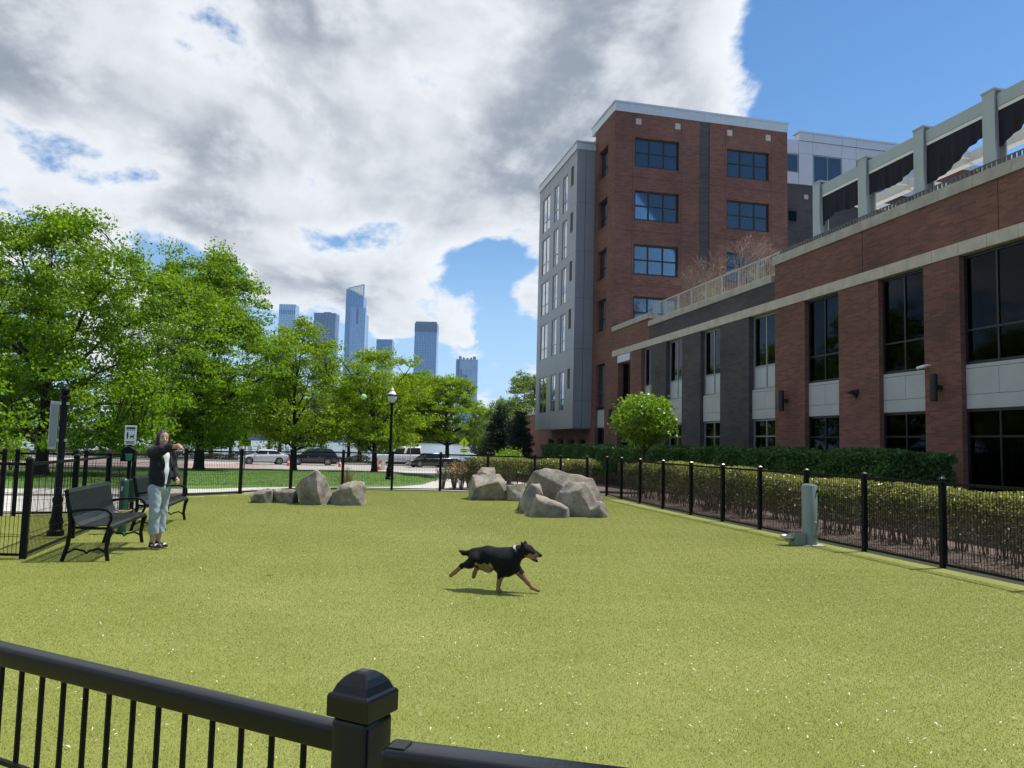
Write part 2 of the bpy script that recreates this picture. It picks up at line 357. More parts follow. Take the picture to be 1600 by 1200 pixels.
# short blades: one tile of blades set out over the run
def turf_blades():
    n = 3000; r = np.random.default_rng(3); p = r.uniform(-.25, .25, (n, 2)); a = r.uniform(0, 2 * np.pi, n); h = r.uniform(.005, .011, n); w = r.uniform(.0011, .0020, n)
    lean = r.uniform(.003, .010, n); la = r.uniform(0, 2 * np.pi, n)
    v = np.zeros((n, 3, 3)); v[:, 0, :2] = p - np.c_[np.cos(a), np.sin(a)] * w[:, None]; v[:, 1, :2] = p + np.c_[np.cos(a), np.sin(a)] * w[:, None]
    v[:, 2, :2] = p + np.c_[np.cos(la), np.sin(la)] * lean[:, None]; v[:, 2, 2] = h
    me = bpy.data.meshes.new('turf_blade_tile'); me.from_pydata(v.reshape(-1, 3).tolist(), [], [(3 * i, 3 * i + 1, 3 * i + 2) for i in range(n)]); me.materials.append(tb)
    tile = bpy.data.objects.new('turf_blade_tile', me)
    def inside(x, y):
        c = False; n_ = len(turf_poly)
        for i in range(n_):
            (x0, y0), (x1, y1) = turf_poly[i], turf_poly[i - 1]
            if (y0 > y) != (y1 > y) and x < (x1 - x0) * (y - y0) / (y1 - y0) + x0: c = not c
        return c
    pts = [(-6.35 + .5 * i, 1.25 + .5 * j, .005) for i in range(31) for j in range(50) if all(inside(-6.6 + .5 * i + a, 1 + .5 * j + b) for a in (0, .5) for b in (0, .5))]
    pm = bpy.data.meshes.new('turf_blades'); pm.from_pydata(pts, [], [])
    o = link('turf_blades', pm); tag(o, 'short yellow-green artificial turf blades covering the dog run', 'turf', kind='stuff')
    ng = bpy.data.node_groups.new('turf_blades', 'GeometryNodeTree'); ng.interface.new_socket('Geometry', in_out='INPUT', socket_type='NodeSocketGeometry'); ng.interface.new_socket('Geometry', in_out='OUTPUT', socket_type='NodeSocketGeometry')
    gi = ng.nodes.new('NodeGroupInput'); go = ng.nodes.new('NodeGroupOutput'); io = ng.nodes.new('GeometryNodeInstanceOnPoints'); oi = ng.nodes.new('GeometryNodeObjectInfo'); oi.inputs[0].default_value = tile
    rv = ng.nodes.new('FunctionNodeRandomValue'); rv.data_type = 'INT'; rv.inputs[4].default_value = 0; rv.inputs[5].default_value = 3
    ml = ng.nodes.new('ShaderNodeMath'); ml.operation = 'MULTIPLY'; ml.inputs[1].default_value = math.pi / 2; cz = ng.nodes.new('ShaderNodeCombineXYZ')
    ng.links.new(rv.outputs[2], ml.inputs[0]); ng.links.new(ml.outputs[0], cz.inputs[2]); ng.links.new(cz.outputs[0], io.inputs['Rotation'])
    ng.links.new(gi.outputs[0], io.inputs['Points']); ng.links.new(oi.outputs['Geometry'], io.inputs['Instance']); ng.links.new(io.outputs[0], go.inputs[0])
    md = o.modifiers.new('blades', 'NODES'); md.node_group = ng
turf_blades()
# pale seeds and dry bits lying on the turf
def seeds():
    r = np.random.default_rng(8); n = 5600; mbv = []; fs = []
    for i in range(n):
        x = r.uniform(-3.4, 8.1); y = 2.2 + 21 * r.uniform() ** 1.6; a = r.uniform(0, 6.28); l = r.uniform(.005, .014); w = l * r.uniform(.2, .45); c, s = math.cos(a), math.sin(a); t = r.uniform(-.005, .006)
        if r.uniform() < .35: x = 3 + r.normal() * 2.2; x = min(max(x, -3.3), 8.1)
        o = len(mbv); mbv += [(x - c * l, y - s * l, .019 - t), (x + s * w, y - c * w, .022), (x + c * l, y + s * l, .019 + t), (x - s * w, y + c * w, .022)]; fs.append((o, o + 1, o + 2, o + 3))
    me = bpy.data.meshes.new('fallen_seeds'); me.from_pydata(mbv, [], fs); me.materials.append(mat('dry_seed', (.78, .74, .56), .8))
    tag(link('fallen_seeds', me), 'pale dry seeds and petals scattered over the turf', 'seeds', kind='stuff')
seeds()
# edging, mulch, path, lawn, road
sheet('mulch_bed_right', [(right_x(y) + .22, y) for y in RIGHT_Y] + [(8.47, -4), (15.3, -4), (15.3, 62), (13, 62), (12.6, 44), (9.4, 27.6), (4.0, 27.6), (3.2, 25.4), (3.6, 24.95), (6.4, 23.95), (8.6, 23.35)], .006, M['mulch'])
mb = MB()
def edging(pts, w, h, m, name):
    mb = MB()
    for a, b in zip(pts[:-1], pts[1:]):
        mb.bar((*a, ground_z(*a) + h / 2 - .03), (*b, ground_z(*b) + h / 2 - .03), w, h + .06)
    return tag(mb.build(name, m), kind='structure')
edging([(right_x(y) + .09, y) for y in RIGHT_Y], .16, .035, M['concrete'], 'edging_kerb_right')
edging([(x, y + .16) for x, y in CHAIN[2:]], .22, .04, M['concrete'], 'edging_kerb_back')
sheet('mulch_strip_back', [(x - .1, y + .3) for x, y in CHAIN[2:8]] + [(3.5, 25.3), (1.9, 25.55), (.2, 25.5), (-1.4, 25.0), (-2.9, 23.3), (-4.6, 22.0)], .008, M['mulch'])
sheet('path', [(-14, 21.2), (-4.6, 21.9), (-2.9, 23.2), (-1.4, 24.95), (.2, 25.45), (1.9, 25.5), (3.5, 25.3), (4.3, 27.8), (9.4, 27.8), (9.9, 30), (8.0, 40), (9.0, 52), (10.5, 60), (3.0, 60), (5.6, 50), (6.1, 47), (5.2, 38), (3.6, 30.5), (2.4, 27.9), (.3, 26.6), (-1.6, 25.9), (-3.4, 24.4), (-14, 22.8)], .010, M['concrete'])
sheet('lawn', [(-18, 22.4), (-3.4, 24.4), (-1.6, 25.9), (.3, 26.6), (2.4, 27.9), (3.6, 30.5), (5.2, 38), (6.1, 47), (5.0, 50), (1, 53), (-4, 54), (-9.5, 50.5), (-14, 45), (-26, 41)], .012, M['lawn'])
sheet('entry_walk', [(-24, 16.9), (-4.0, 16.9), (-3.85, 20.9), (-14, 21.1), (-24, 20.6)], .010, M['concrete'])
sheet('road', L2((-120, 51), (-20, 52), (-3, 54.5), (20, 57), (80, 60), (80, 81), (-120, 81)), .006, M['road'])
sheet('crosswalk_pavers', L2((-60, 56), (-24, 56), (-19, 58), (-21, 70), (-60, 70)), .012, M['paver'])
edging([sl2(-60 + 6 * i, 81.2) for i in range(22)], .3, .14, M['concrete'], 'road_kerb')
sheet('promenade', L2((-120, 92), (80, 92), (80, 101.5), (-120, 101.5)), .008, M['concrete'])

# ================================================================ buildings
class Fr:
    """facade frame: a runs along the wall, c outwards"""
    def __init__(s, O, axis): s.O = O; s.axis = axis          # axis 'y': wall at x=O facing -x ; 'x': wall at y=O facing -y
    def box(s, mb, a0, a1, z0, z1, c0, c1, mi=0):
        if s.axis == 'y': mb.box(s.O - c1, s.O - c0, a0, a1, z0, z1, mi)
        else: mb.box(a0, a1, s.O - c1, s.O - c0, z0, z1, mi)
        return mb
def window(parent, fr, a0, a1, z0, z1, c, cols, rows, fm, gm, back='room', fw=.06, frosted_rows=(), blind=None, sill=None):
    """window part with frame; panes and blind are its sub-parts. cols/rows: inner split positions (fractions)"""
    mb = MB(); d = .07
    fr.box(mb, a0, a0 + fw, z0, z1, c - d, c); fr.box(mb, a1 - fw, a1, z0, z1, c - d, c)
    fr.box(mb, a0 + fw, a1 - fw, z1 - fw, z1, c - d, c); fr.box(mb, a0 + fw, a1 - fw, z0, z0 + fw, c - d, c)
    ca = [a0 + fw] + [a0 + (a1 - a0) * t for t in cols] + [a1 - fw]; ra = [z0 + fw] + [z0 + (z1 - z0) * t for t in rows] + [z1 - fw]
    for a in ca[1:-1]: fr.box(mb, a - fw * .4, a + fw * .4, z0 + fw, z1 - fw, c - d, c - .004)
    for i in range(len(ca) - 1):
        for z in ra[1:-1]: fr.box(mb, ca[i] + (fw * .4 if i else 0), ca[i + 1] - (fw * .4 if i < len(ca) - 2 else 0), z - fw * .4, z + fw * .4, c - d, c - .008)
    w = mb.build('window', fm, parent, world=True)
    for i in range(len(ca) - 1):
        for j in range(len(ra) - 1):
            p = MB(); fr.box(p, ca[i] - .005, ca[i + 1] + .005, ra[j] - .005, ra[j + 1] + .005, c - .045, c - .035)
            p.build('pane', M['frosted'] if j in frosted_rows else gm, w, off=None) if False else part_of(p, 'pane', M['frosted'] if j in frosted_rows else gm, w, parent)
    if blind:
        p = MB(); b0, b1, zb0, zb1 = blind; n = max(2, int((b1 - b0) * (a1 - a0) / .1)); wd = (a1 - a0) * (b1 - b0) / n
        for k in range(n):
            s0 = a0 + (a1 - a0) * b0 + wd * k; fr.box(p, s0 + .012, s0 + wd - .012, z0 + (z1 - z0) * zb0, z0 + (z1 - z0) * zb1, c - .19 - .012 * (k % 2), c - .175 - .012 * (k % 2))
        part_of(p, 'blind', M['blind'], w, parent)
    if back:
        p = MB(); fr.box(p, a0 + .01, a1 - .01, z0 + .01, z1 - .01, c - .5, c - .47); part_of(p, 'room_back', M[back], w, parent)
    if sill:
        p = MB(); fr.box(p, a0 - .04, a1 + .04, z0 - .08, z0 - .004, c - .02, c + sill); part_of(p, 'sill', fm, w, parent)
    return w
def part_of(mb, name, m, par, root, **k):
    """sub-part whose mesh is given in world coordinates; root is the thing (at its base)"""
    return link(name, mb.mesh(name, m, root.location, **k), par)
def part(mb, name, m, root, **k): return link(name, mb.mesh(name, m, root.location, **k), root)

XB = 15.5; LOW = Fr(XB, 'y')
low = thing('podium_building', 'long low brick building with tall dark windows behind the hedge', 'building', (XB, 26, 0))
def segs(a, b, w):
    n = max(1, round((b - a) / w)); return [(a + (b - a) * i / n, a + (b - a) * (i + 1) / n) for i in range(n)]
wins = [(38.65, 40.5, 'red0'), (35.84, 37.16, 'grey'), (32.37, 34.1, 'grey'), (28.81, 30.56, 'grey'), (24.77, 26.56, 'grey'), (21.18, 22.97, 'red'), (17.57, 19.35, 'red'), (14.35, 16.34, 'red'), (10.9, 12.7, 'red'), (7.3, 9.1, 'red')]
piers = [(40.5, 41.4, 'red'), (37.16, 38.65, 'red'), (34.1, 35.84, 'grey'), (30.56, 32.37, 'grey'), (26.56, 28.81, 'grey'), (22.97, 24.77, 'red'), (19.35, 21.18, 'red'), (16.34, 17.57, 'red'), (12.7, 14.35, 'red'), (9.1, 10.9, 'red'), (5.6, 7.3, 'red')]
for a, b, k in piers:
    mb = MB(); LOW.box(mb, a, b, -.3, 6.66, -.75, 0); part(mb, 'pier', M[k + '_brick'], low)
for a, b, k in wins:
    fm, gm = (M['frame_alu'], M['glass_grey']) if k == 'grey' else (M['frame_black'], M['glass_dark'])
    red = k != 'grey'
    if k == 'red0':
        window(low, LOW, a + .01, a + 1.84, 2.75, 6.2, -.30, [.5], [.28], fm, gm, 'dark_void')
        mb = MB(); LOW.box(mb, a + .02, b - .02, 6.22, 6.64, -.6, .05); part(mb, 'metal_hood', M['trim'], low, bevel=.02)
        window(low, LOW, a + .01, b - .01, .4, 2.72, -.30, [.5], [.6], fm, gm, 'dark_void')
        continue
    window(low, LOW, a + .005, b - .005, 3.86, 6.64, -.2 if k == 'grey' else -.15, [.5], [.31], fm, gm, 'room' if not red else 'dark_void', frosted_rows=(0,) if k == 'grey' else (), blind=((.55, .98, .32, .97) if a == 17.57 else None) if red else (.03, .97, .33, .98))
    sp = MB(); LOW.box(sp, a + .004, b - .004, 2.72, 3.85, -.5, -.17); sp = part(sp, 'spandrel', M['frame_alu'], low)
    mid = (a + b) / 2
    for (q0, q1, z0, z1) in ((a + .01, mid - .006, 3.09, 3.74), (mid + .006, b - .01, 3.09, 3.74), (a + .01, b - .01, 2.73, 3.078), (a + .01, b - .01, 3.752, 3.845)):
        p = MB(); LOW.box(p, q0, q1, z0, z1, -.169, -.14); part_of(p, 'panel', M['panel_white'], sp, low)
    window(low, LOW, a + .005, b - .005, .45, 2.71, -.2 if k == 'grey' else -.15, [.5], [.72 if k == 'grey' else .7], fm, gm, 'room' if not red else 'dark_void', blind=((.1, .92, .08, .66) if a in (17.57, 14.35, 10.9) else None) if red else None)
    p = MB(); LOW.box(p, a, b, -.3, .45, -.6, -.12); part(p, 'plinth', M['red_brick' if red else 'grey_brick'], low)
# string course: blocks of cast stone, each its own piece
for a, b in segs(5.6, 41.4, .9):
    p = MB(); LOW.box(p, a + .004, b - .004, 6.67, 7.0, -.5, .03); part(p, 'band_block', M['stone'], low, bevel=.006, seg=1)
for a, b, k, zt in ((5.6, 24.77, 'red', 8.28), (24.772, 36.2, 'grey', 7.69), (36.202, 41.44, 'red', 8.12)):
    p = MB(); LOW.box(p, a, b, 7.002, zt, -.4, 0); part(p, 'parapet', M[k + '_brick'], low)
for a, b in segs(5.6, 24.9, 1.15):
    p = MB(); LOW.box(p, a + .004, b - .004, 8.282, 8.44, -.46, .05); part(p, 'coping_block', M['coping'], low, bevel=.006, seg=1)
    p = MB(); LOW.box(p, a + .004, b - .004, 8.444, 8.61, -.46, .02); part(p, 'coping_block', M['coping'], low, bevel=.006, seg=1)
for a, b in segs(24.93, 36.2, 1.4):
    p = MB(); LOW.box(p, a + .004, b - .004, 7.692, 7.96, -.46, .06); part(p, 'coping_block', M['coping'], low, bevel=.006, seg=1)
for a, b in segs(36.2, 41.44, 1.3):
    p = MB(); LOW.box(p, a + .004, b - .004, 8.122, 8.40, -.46, .06); part(p, 'coping_block', M['coping'], low, bevel=.006, seg=1)
p = MB(); p.box(15.9, 27, 36.2, 36.5, 7.0, 8.12); part(p, 'parapet', M['red_brick'], low)
p = MB(); p.box(16.26, 40, 5.6, 41.4, -.3, 7.55); part(p, 'core', M['dark_void'], low)
p = MB(); p.box(15.95, 40, 5.6, 41.4, 7.56, 7.62); part(p, 'terrace_floor', M['concrete'], low)
p = MB(); p.box(15.5, 40, 5.2, 5.598, -.3, 8.6); part(p, 'end_wall', M['red_brick'], low)
# expansion joints in the parapet
for y in (10.2, 15.1, 20.0):
    p = MB(); LOW.box(p, y, y + .02, 7.01, 8.27, -.01, .003); part(p, 'joint', M['dark_void'], low)
# terrace railing
tr = thing('terrace_railing', 'pale metal picket railing along the grey terrace parapet', 'railing', (15.78, 30, 7.96))
for i in range(9):
    y = 25.0 + i * 1.4; p = MB(); p.box(15.75, 15.81, y - .03, y + .03, 7.6, 8.86); part(p, 'post', M['rail_pale'], tr)
for z in (8.06, 8.82):
    p = MB(); p.box(15.758, 15.802, 24.9, 36.2, z, z + .045); part(p, 'rail', M['rail_pale'], tr)
p = MB()
for i in range(86):
    y = 24.95 + i * .13; p.box(15.773, 15.787, y - .007, y + .007, 8.105, 8.82)
tag(part(p, 'balusters', M['rail_pale'], tr), kind='stuff')
M['picket'] = mat('dark_picket', (.10, .095, .085), .6)
tr2 = thing('picket_rail', 'low dark picket rail just above the red brick coping', 'railing', (15.74, 15, 8.61))
p = MB(); p.box(15.72, 15.76, 5.7, 24.8, 8.842, 8.86); part(p, 'rail', M['picket'], tr2)
p = MB()
for i in range(130):
    y = 5.8 + i * .146; p.box(15.72, 15.76, y - .035, y + .035, 8.615, 8.84)
tag(part(p, 'pickets', M['picket'], tr2), kind='stuff')
# pergola: steel H columns, beams, black drapes
pg = thing('pergola', 'grey steel pergola with black drapes on the brick terrace', 'pergola', (16.1, 19, 7.6))
cols = [22.9, 20.55, 18.15, 15.75, 13.35, 10.95]
for y in cols:
    p = MB(); p.box(15.92, 15.96, y - .19, y + .19, 7.62, 10.78); p.box(16.24, 16.28, y - .19, y + .19, 7.62, 10.78); p.box(15.96, 16.24, y - .03, y + .03, 7.62, 10.76); p.box(15.90, 16.30, y - .21, y + .21, 10.78, 10.83)
    part(p, 'column', M['steel'], pg)
    p = MB(); p.box(19.4, 19.65, y - .12, y + .12, 7.62, 10.3); part(p, 'column', M['white_paint'], pg)
    p = MB(); p.box(16.29, 19.39, y - .06, y + .06, 10.12, 10.32); part(p, 'cross_beam', M['white_paint'], pg)
for a, b in zip(cols[1:], cols[:-1]):
    p = MB(); p.box(16.0, 16.2, a + .20, b - .20, 10.34, 10.68); part(p, 'beam', M['steel'], pg)
    p = MB(); p.box(16.02, 16.18, a + .20, b - .20, 10.24, 10.336); part(p, 'beam_flange', M['white_paint'], pg)
    p = MB(); p.box(17.6, 17.85, a + .06, b - .06, 9.98, 10.3); part(p, 'inner_beam', M['white_paint'], pg)
    p = MB(); p.box(19.42, 19.62, a + .125, b - .125, 10.02, 10.3); part(p, 'inner_beam', M['white_paint'], pg)
def drape(y0, y1, deep, seed):
    r = random.Random(seed); nx, nz = 36, 8; mb = MB(); vs = []
    for i in range(nx + 1):
        t = i / nx; y = y0 + (y1 - y0) * t; sag = deep * (1 - .35 * t) * (1 - .16 * math.sin(t * 4.2 + seed)) + .02 * math.sin(t * 9 + seed)
        for j in range(nz + 1):
            u = j / nz; vs.append((16.03 + .022 * math.sin(t * 26 + seed + u) * u + .02 * math.sin(t * 47) * u, y, 10.33 - .0 - sag * u))
    fs = [(i * (nz + 1) + j, (i + 1) * (nz + 1) + j, (i + 1) * (nz + 1) + j + 1, i * (nz + 1) + j + 1) for i in range(nx) for j in range(nz)]
    mb.add(vs, fs); return mb
for i, (a, b) in enumerate(zip(cols[1:], cols[:-1])):
    part(drape(b - .2, a + .22, (1.15, .85, 1.1, .95, .8)[i], i * 1.7 + .4), 'drape', M['drape'], pg, smooth='all')

# ---------------------------------------------------------------- brick tower with the grey bay
YT = 41.47; TF = Fr(YT, 'x'); TS = Fr(XB, 'y')
tw = thing('apartment_tower', 'six storey red brick apartment block with grey metal bay', 'building', (21, 48, 0))
def holed(fr, a0, a1, z0, z1, holes, depth, mi=0):
    """wall sheet with real openings and reveals"""
    mb = MB(); A = sorted({a0, a1, *[h[0] for h in holes], *[h[1] for h in holes]}); Zs = sorted({z0, z1, *[h[2] for h in holes], *[h[3] for h in holes]})
    P = (lambda a, z, c: (fr.O - c, a, z)) if fr.axis == 'y' else (lambda a, z, c: (a, fr.O - c, z))
    for i in range(len(A) - 1):
        for j in range(len(Zs) - 1):
            ca, cz = (A[i] + A[i + 1]) / 2, (Zs[j] + Zs[j + 1]) / 2
            if any(h[0] < ca < h[1] and h[2] < cz < h[3] for h in holes): continue
            mb.add([P(A[i], Zs[j], 0), P(A[i + 1], Zs[j], 0), P(A[i + 1], Zs[j + 1], 0), P(A[i], Zs[j + 1], 0)], [(0, 1, 2, 3) if fr.axis == 'x' else (3, 2, 1, 0)])
    for h in holes:
        q = [P(h[0], h[2], 0), P(h[1], h[2], 0), P(h[1], h[3], 0), P(h[0], h[3], 0)]; r = [P(h[0], h[2], -depth), P(h[1], h[2], -depth), P(h[1], h[3], -depth), P(h[0], h[3], -depth)]
        for k in range(4):
            k2 = (k + 1) % 4; mb.add([q[k], q[k2], r[k2], r[k]], [(0, 1, 2, 3) if fr.axis == 'y' else (3, 2, 1, 0)])
    return mb
frows = [(18.06, 19.85), (14.85, 16.65), (11.6, 13.43), (8.45, 10.33)]; fcols = [(16.75, 19.58), (22.72, 25.58)]
fh = [(a, b, z0, z1) for a, b in fcols for z0, z1 in frows]
part(holed(TF, 15.5, 20.89, 0, 21.3, [h for h in fh if h[0] < 20], .3), 'wall', M['red_brick'], tw, fixn=False)
part(holed(TF, 21.56, 26.83, 0, 21.3, [h for h in fh if h[0] > 20], .3), 'wall', M['red_brick'], tw, fixn=False)
p = MB(); TF.box(p, 20.892, 21.558, 0, 21.3, -.3, -.03); part(p, 'dark_brick_strip', M['grey_brick'], tw)
blinds = {(0, 1): (.04, .96, .03, .97), (1, 1): (.04, .96, .03, .97), (0, 0): (.68, .97, .03, .97), (1, 0): (.66, .97, .03, .97), (1, 2): (.03, .5, .03, .97), (0, 3): (.35, .7, .03, .97)}
for ci, (a, b) in enumerate(fcols):
    for ri, (z0, z1) in enumerate(frows):
        window(tw, TF, a + .004, b - .004, z0 + .004, z1 - .004, -.14, [1 / 3, 2 / 3], [.5], M['frame_black'], M['glass'], 'room', fw=.11, blind=blinds.get((ci, ri)))
        p = MB()
        n = 14
        for k in range(n):
            q0 = a - .1 + (b - a + .2) * k / n; TF.box(p, q0 + .006, q0 + (b - a + .2) / n - .006, z1 + .01, z1 + .30, -.1, .004)
        tag(part(p, 'soldier_course', M['red_brick'], tw), kind='stuff')
for x in (16.96, 19.46, 22.89, 25.5):
    p = MB(); TF.box(p, x - .17, x + .17, 20.62, 20.98, -.1, .03); part(p, 'stone_square', M['stone'], tw, bevel=.01, seg=1)
jm = mat('sealant_joint', (.05, .028, .022), .9)
for x in (16.62, 19.72, 22.6, 25.72):
    p = MB(); TF.box(p, x - .009, x + .009, 8.4, 21.28, -.02, .003); part(p, 'joint', jm, tw)
for z in (14.2, 17.42, 10.95):
    for x0, x1 in ((15.52, 20.88), (21.57, 26.81)):
        p = MB(); TF.box(p, x0, x1, z - .011, z + .011, -.02, .004); part(p, 'joint', jm, tw)
# cap of pale metal panels
for a, b in segs(15.46, 26.87, 2.85):
    p = MB(); TF.box(p, a + .004, b - .004, 21.3, 21.80, -.4, .05); part(p, 'cap_panel', M['trim'], tw, bevel=.008, seg=1)
p = MB(); TF.box(p, 15.4, 26.9, 21.80, 21.90, -.5, .10); part(p, 'cap_edge', M['trim'], tw)
for a, b in segs(41.88, 45.6, 1.9):
    p = MB(); TS.box(p, a + .004, b - .004, 21.3, 21.80, -.4, .05); part(p, 'cap_panel', M['trim'], tw, bevel=.008, seg=1)
p = MB(); TS.box(p, 41.98, 45.65, 21.802, 21.898, -.5, .10); part(p, 'cap_edge', M['trim'], tw)
# side wall
srows = [(17.87, 19.70), (14.75, 16.5), (11.6, 13.4), (8.42, 10.35)]
sh = [(42.62, 44.25, z0, z1) for z0, z1 in srows]
part(holed(TS, 41.47, 44.92, 8.38, 21.3, sh, .3), 'wall', M['red_brick'], tw, fixn=False)
small = [(45.98, 47.33), (48.28, 49.64), (50.72, 52.05), (53.0, 54.42)]
part(holed(TS, 41.402, 61.0, -.8, 3.9, [(42.62, 44.25, .6, 3.898)] + [(a, b, .75, 1.97) for a, b in small], .35), 'wall', M['red_brick'], tw, fixn=False)
part(holed(TS, 41.402, 44.92, 3.902, 8.378, [(42.62, 44.25, 3.903, 6.45)], .35), 'wall', M['red_brick'], tw, fixn=False)
p = MB(); p.box(XB - .06, 16.2, 54.0, 61.06, 3.902, 4.05); part(p, 'coping_block', M['coping'], tw)
p = MB(); p.box(XB, 26, 61.0, 61.3, -.8, 3.9); part(p, 'wall', M['red_brick'], tw)
for z0, z1 in srows: window(tw, TS, 42.624, 44.246, z0 + .004, z1 - .004, -.2, [.36], [.4], M['frame_black'], M['glass_green'], 'room', fw=.09)
window(tw, TS, 42.624, 44.246, 3.73, 6.446, -.2, [.36], [.33], M['frame_black'], M['glass_green'], 'room', fw=.09)
p = MB(); TS.box(p, 42.624, 44.246, 2.68, 3.726, -.3, -.16); part(p, 'spandrel', M['panel_white'], tw)
window(tw, TS, 42.624, 44.246, .6, 2.676, -.2, [.5], [], M['frame_black'], M['glass_dark'], 'dark_void', fw=.09)
for a, b in small: window(tw, TS, a + .004, b - .004, .754, 1.966, -.25, [], [], M['frame_black'], M['glass_dark'], 'dark_void', fw=.07)
p = MB(); p.box(16.2, 26.5, 42.4, 53.7, 0, 21.4); part(p, 'core', M['dark_void'], tw)
p = MB(); p.box(26.5, 26.83, 41.5, 53.8, 0, 21.3); p.box(15.9, 26.5, 53.7, 53.9, 0, 21.3); part(p, 'wall', M['red_brick'], tw)
p = MB(); p.box(16.0, 26.8, 41.9, 53.9, 21.4, 21.5); part(p, 'roof', M['concrete'], tw)
# metal bay: cladding panels, each its own piece, on a dark backing
BAY = Fr(14.3, 'y'); bz = [2.66, 3.72, 6.28, 7.5, 10.05, 10.67, 13.10, 13.62, 16.24, 16.7, 19.25, 20.1]
brow = {2: 0}; wr = [(3.76, 6.25), (7.54, 10.02), (10.7, 13.07), (13.65, 16.21), (16.73, 19.22)]
bcol = [(51.0, 52.85), (48.86, 49.95), (46.88, 47.92)]
hol = [(a, b, z0, z1) for a, b in bcol for z0, z1 in wr] + [(45.6, 46.15, z1 - 1.15, z1 + .1) for z0, z1 in wr]
part(holed(Fr(14.33, 'y'), 44.95, 53.78, 2.68, 20.08, hol, .3), 'bay_backing', M['frame_black'], tw, fixn=False)
p = MB(); p.box(14.9, 15.49, 44.98, 53.76, 2.7, 20.06); part(p, 'bay_core', M['dark_void'], tw)
ae = [44.92, 45.6, 46.15, 46.88, 47.92, 48.86, 49.95, 51.0, 52.85, 53.8]
ze = [2.66, 3.76, 6.25, 7.54, 10.02, 10.7, 13.07, 13.65, 16.21, 16.73, 19.22, 20.1]
for j in range(len(ze) - 1):
    i = 0
    while i < len(ae) - 1:
        k = i + 1
        a0, a1 = ae[i], ae[k]; z0, z1 = ze[j], ze[j + 1]
        cells = [h for h in hol if h[0] < (a0 + a1) / 2 < h[1] and h[2] < z1 - .02 and h[3] > z0 + .02]
        if not any(h[2] <= z0 + .01 and h[3] >= z1 - .01 for h in cells):
            zz0, zz1 = z0, z1
            for h in cells:
                if h[3] < z1 and h[2] < z0 + .2: zz0 = h[3]
                elif h[3] >= z1 - .01: zz1 = h[2]
                elif h[2] > z0: zz1 = h[2]
                else: zz0 = h[3]
            if zz1 - zz0 > .05:
                p = MB(); BAY.box(p, a0 + .006, a1 - .006, zz0 + .006, zz1 - .006, -.028, 0); part(p, 'cladding_panel', M['panel_grey'], tw)
        i = k
for a, b in bcol:
    for z0, z1 in wr: window(tw, BAY, a + .01, b - .01, z0 + .01, z1 - .01, -.02, [.5] if b - a > 1.5 else [.62], [.3], M['panel_grey'], M['glass_green'], 'room', fw=.04)
vm = mat('brown_louvre', (.10, .075, .06), .7)
for z0, z1 in wr:
    p = MB(); BAY.box(p, 45.606, 46.144, z1 - 1.144, z1 + .094, -.08, -.05)
    for k in range(12): BAY.box(p, 45.62, 46.13, z1 - 1.12 + k * .1, z1 - 1.06 + k * .1, -.05, -.02)
    part(p, 'vent_louvre', vm, tw)
BF = Fr(44.92, 'x')
for (a, b) in ((14.3, 14.88), (14.892, 15.5)):
    for z0, z1 in zip((2.66, 4.3, 7.54, 10.7, 13.65, 16.73), (4.3, 7.54, 10.7, 13.65, 16.73, 20.1)):
        p = MB(); BF.box(p, a + .006, b - .006, z0 + .006, z1 - .006, -.028, 0); part(p, 'cladding_panel', M['panel_grey'], tw)
p = MB(); p.box(14.31, 15.49, 44.949, 53.8, 2.6, 2.66); part(p, 'bay_soffit', M['panel_grey'], tw)
p = MB(); p.box(14.22, 15.6, 44.85, 53.9, 20.1, 20.55); part(p, 'bay_cap', M['trim'], tw, bevel=.02, seg=1)
p = MB(); p.box(14.18, 15.6, 44.80, 53.92, 20.552, 20.65); part(p, 'bay_cap', M['trim'], tw)

# ---------------------------------------------------------------- building behind the terrace
RB = Fr(46.0, 'x')
rb = thing('rear_building', 'pale metal and dark brick block behind the terrace', 'building', (35, 48, 0))
p = MB(); p.box(29.6, 40.0, 46.06, 60, 0, 19.88); part(p, 'wall', M['grey_brick'], rb)
p = MB(); p.box(30.68, 39.95, 46.10, 60, 19.88, 23.0); p.box(29.62, 30.68, 46.3, 60, 19.88, 22.6); part(p, 'wall', M['frame_black'], rb)
cw = [(30.65, 31.75), (31.75, 34.05), (34.05, 35.2), (35.2, 37.6), (37.6, 38.75), (38.75, 40.0)]
for i, (a, b) in enumerate(cw):
    for z0, z1 in ((19.9, 22.12), (22.12, 23.0)):
        if i in (1, 3) and z0 < 20:
            window(rb, RB, a + .02, b - .02, 19.92, 22.1, .0, [.5], [], M['frame_alu'], M['glass'], 'room', fw=.07, blind=(.05, .95, .02, .98) if i == 1 else None); continue
        p = MB(); RB.box(p, a + .01, b - .01, z0 + .01, z1 - .01, -.05, 0); part(p, 'cladding_panel', M['panel_pale'], rb)
    p = MB(); RB.box(p, a + .01, b - .01, 23.02, 23.55, -.5, .06); part(p, 'cap_panel', M['trim'], rb)
p = MB(); RB.box(p, 30.55, 40.1, 23.56, 23.68, -.6, .1); part(p, 'cap_edge', M['trim'], rb)
for z0, z1 in ((19.9, 20.7), (22.05, 23.0)):
    p = MB(); p.box(29.64, 30.63, 46.0, 46.2, z0, z1); part(p, 'cladding_panel', M['panel_pale'], rb)
window(rb, RB, 29.64, 30.63, 20.72, 22.03, -.05, [], [], M['frame_alu'], M['glass'], 'room')
p = MB(); RB.box(p, 31.05, 31.35, 18.9, 19.2, -.1, .03); part(p, 'stone_square', M['stone'], rb)
window(rb, RB, 29.75, 30.45, 17.2, 18.0, .05, [], [], M['frame_black'], M['glass_dark'], 'room')
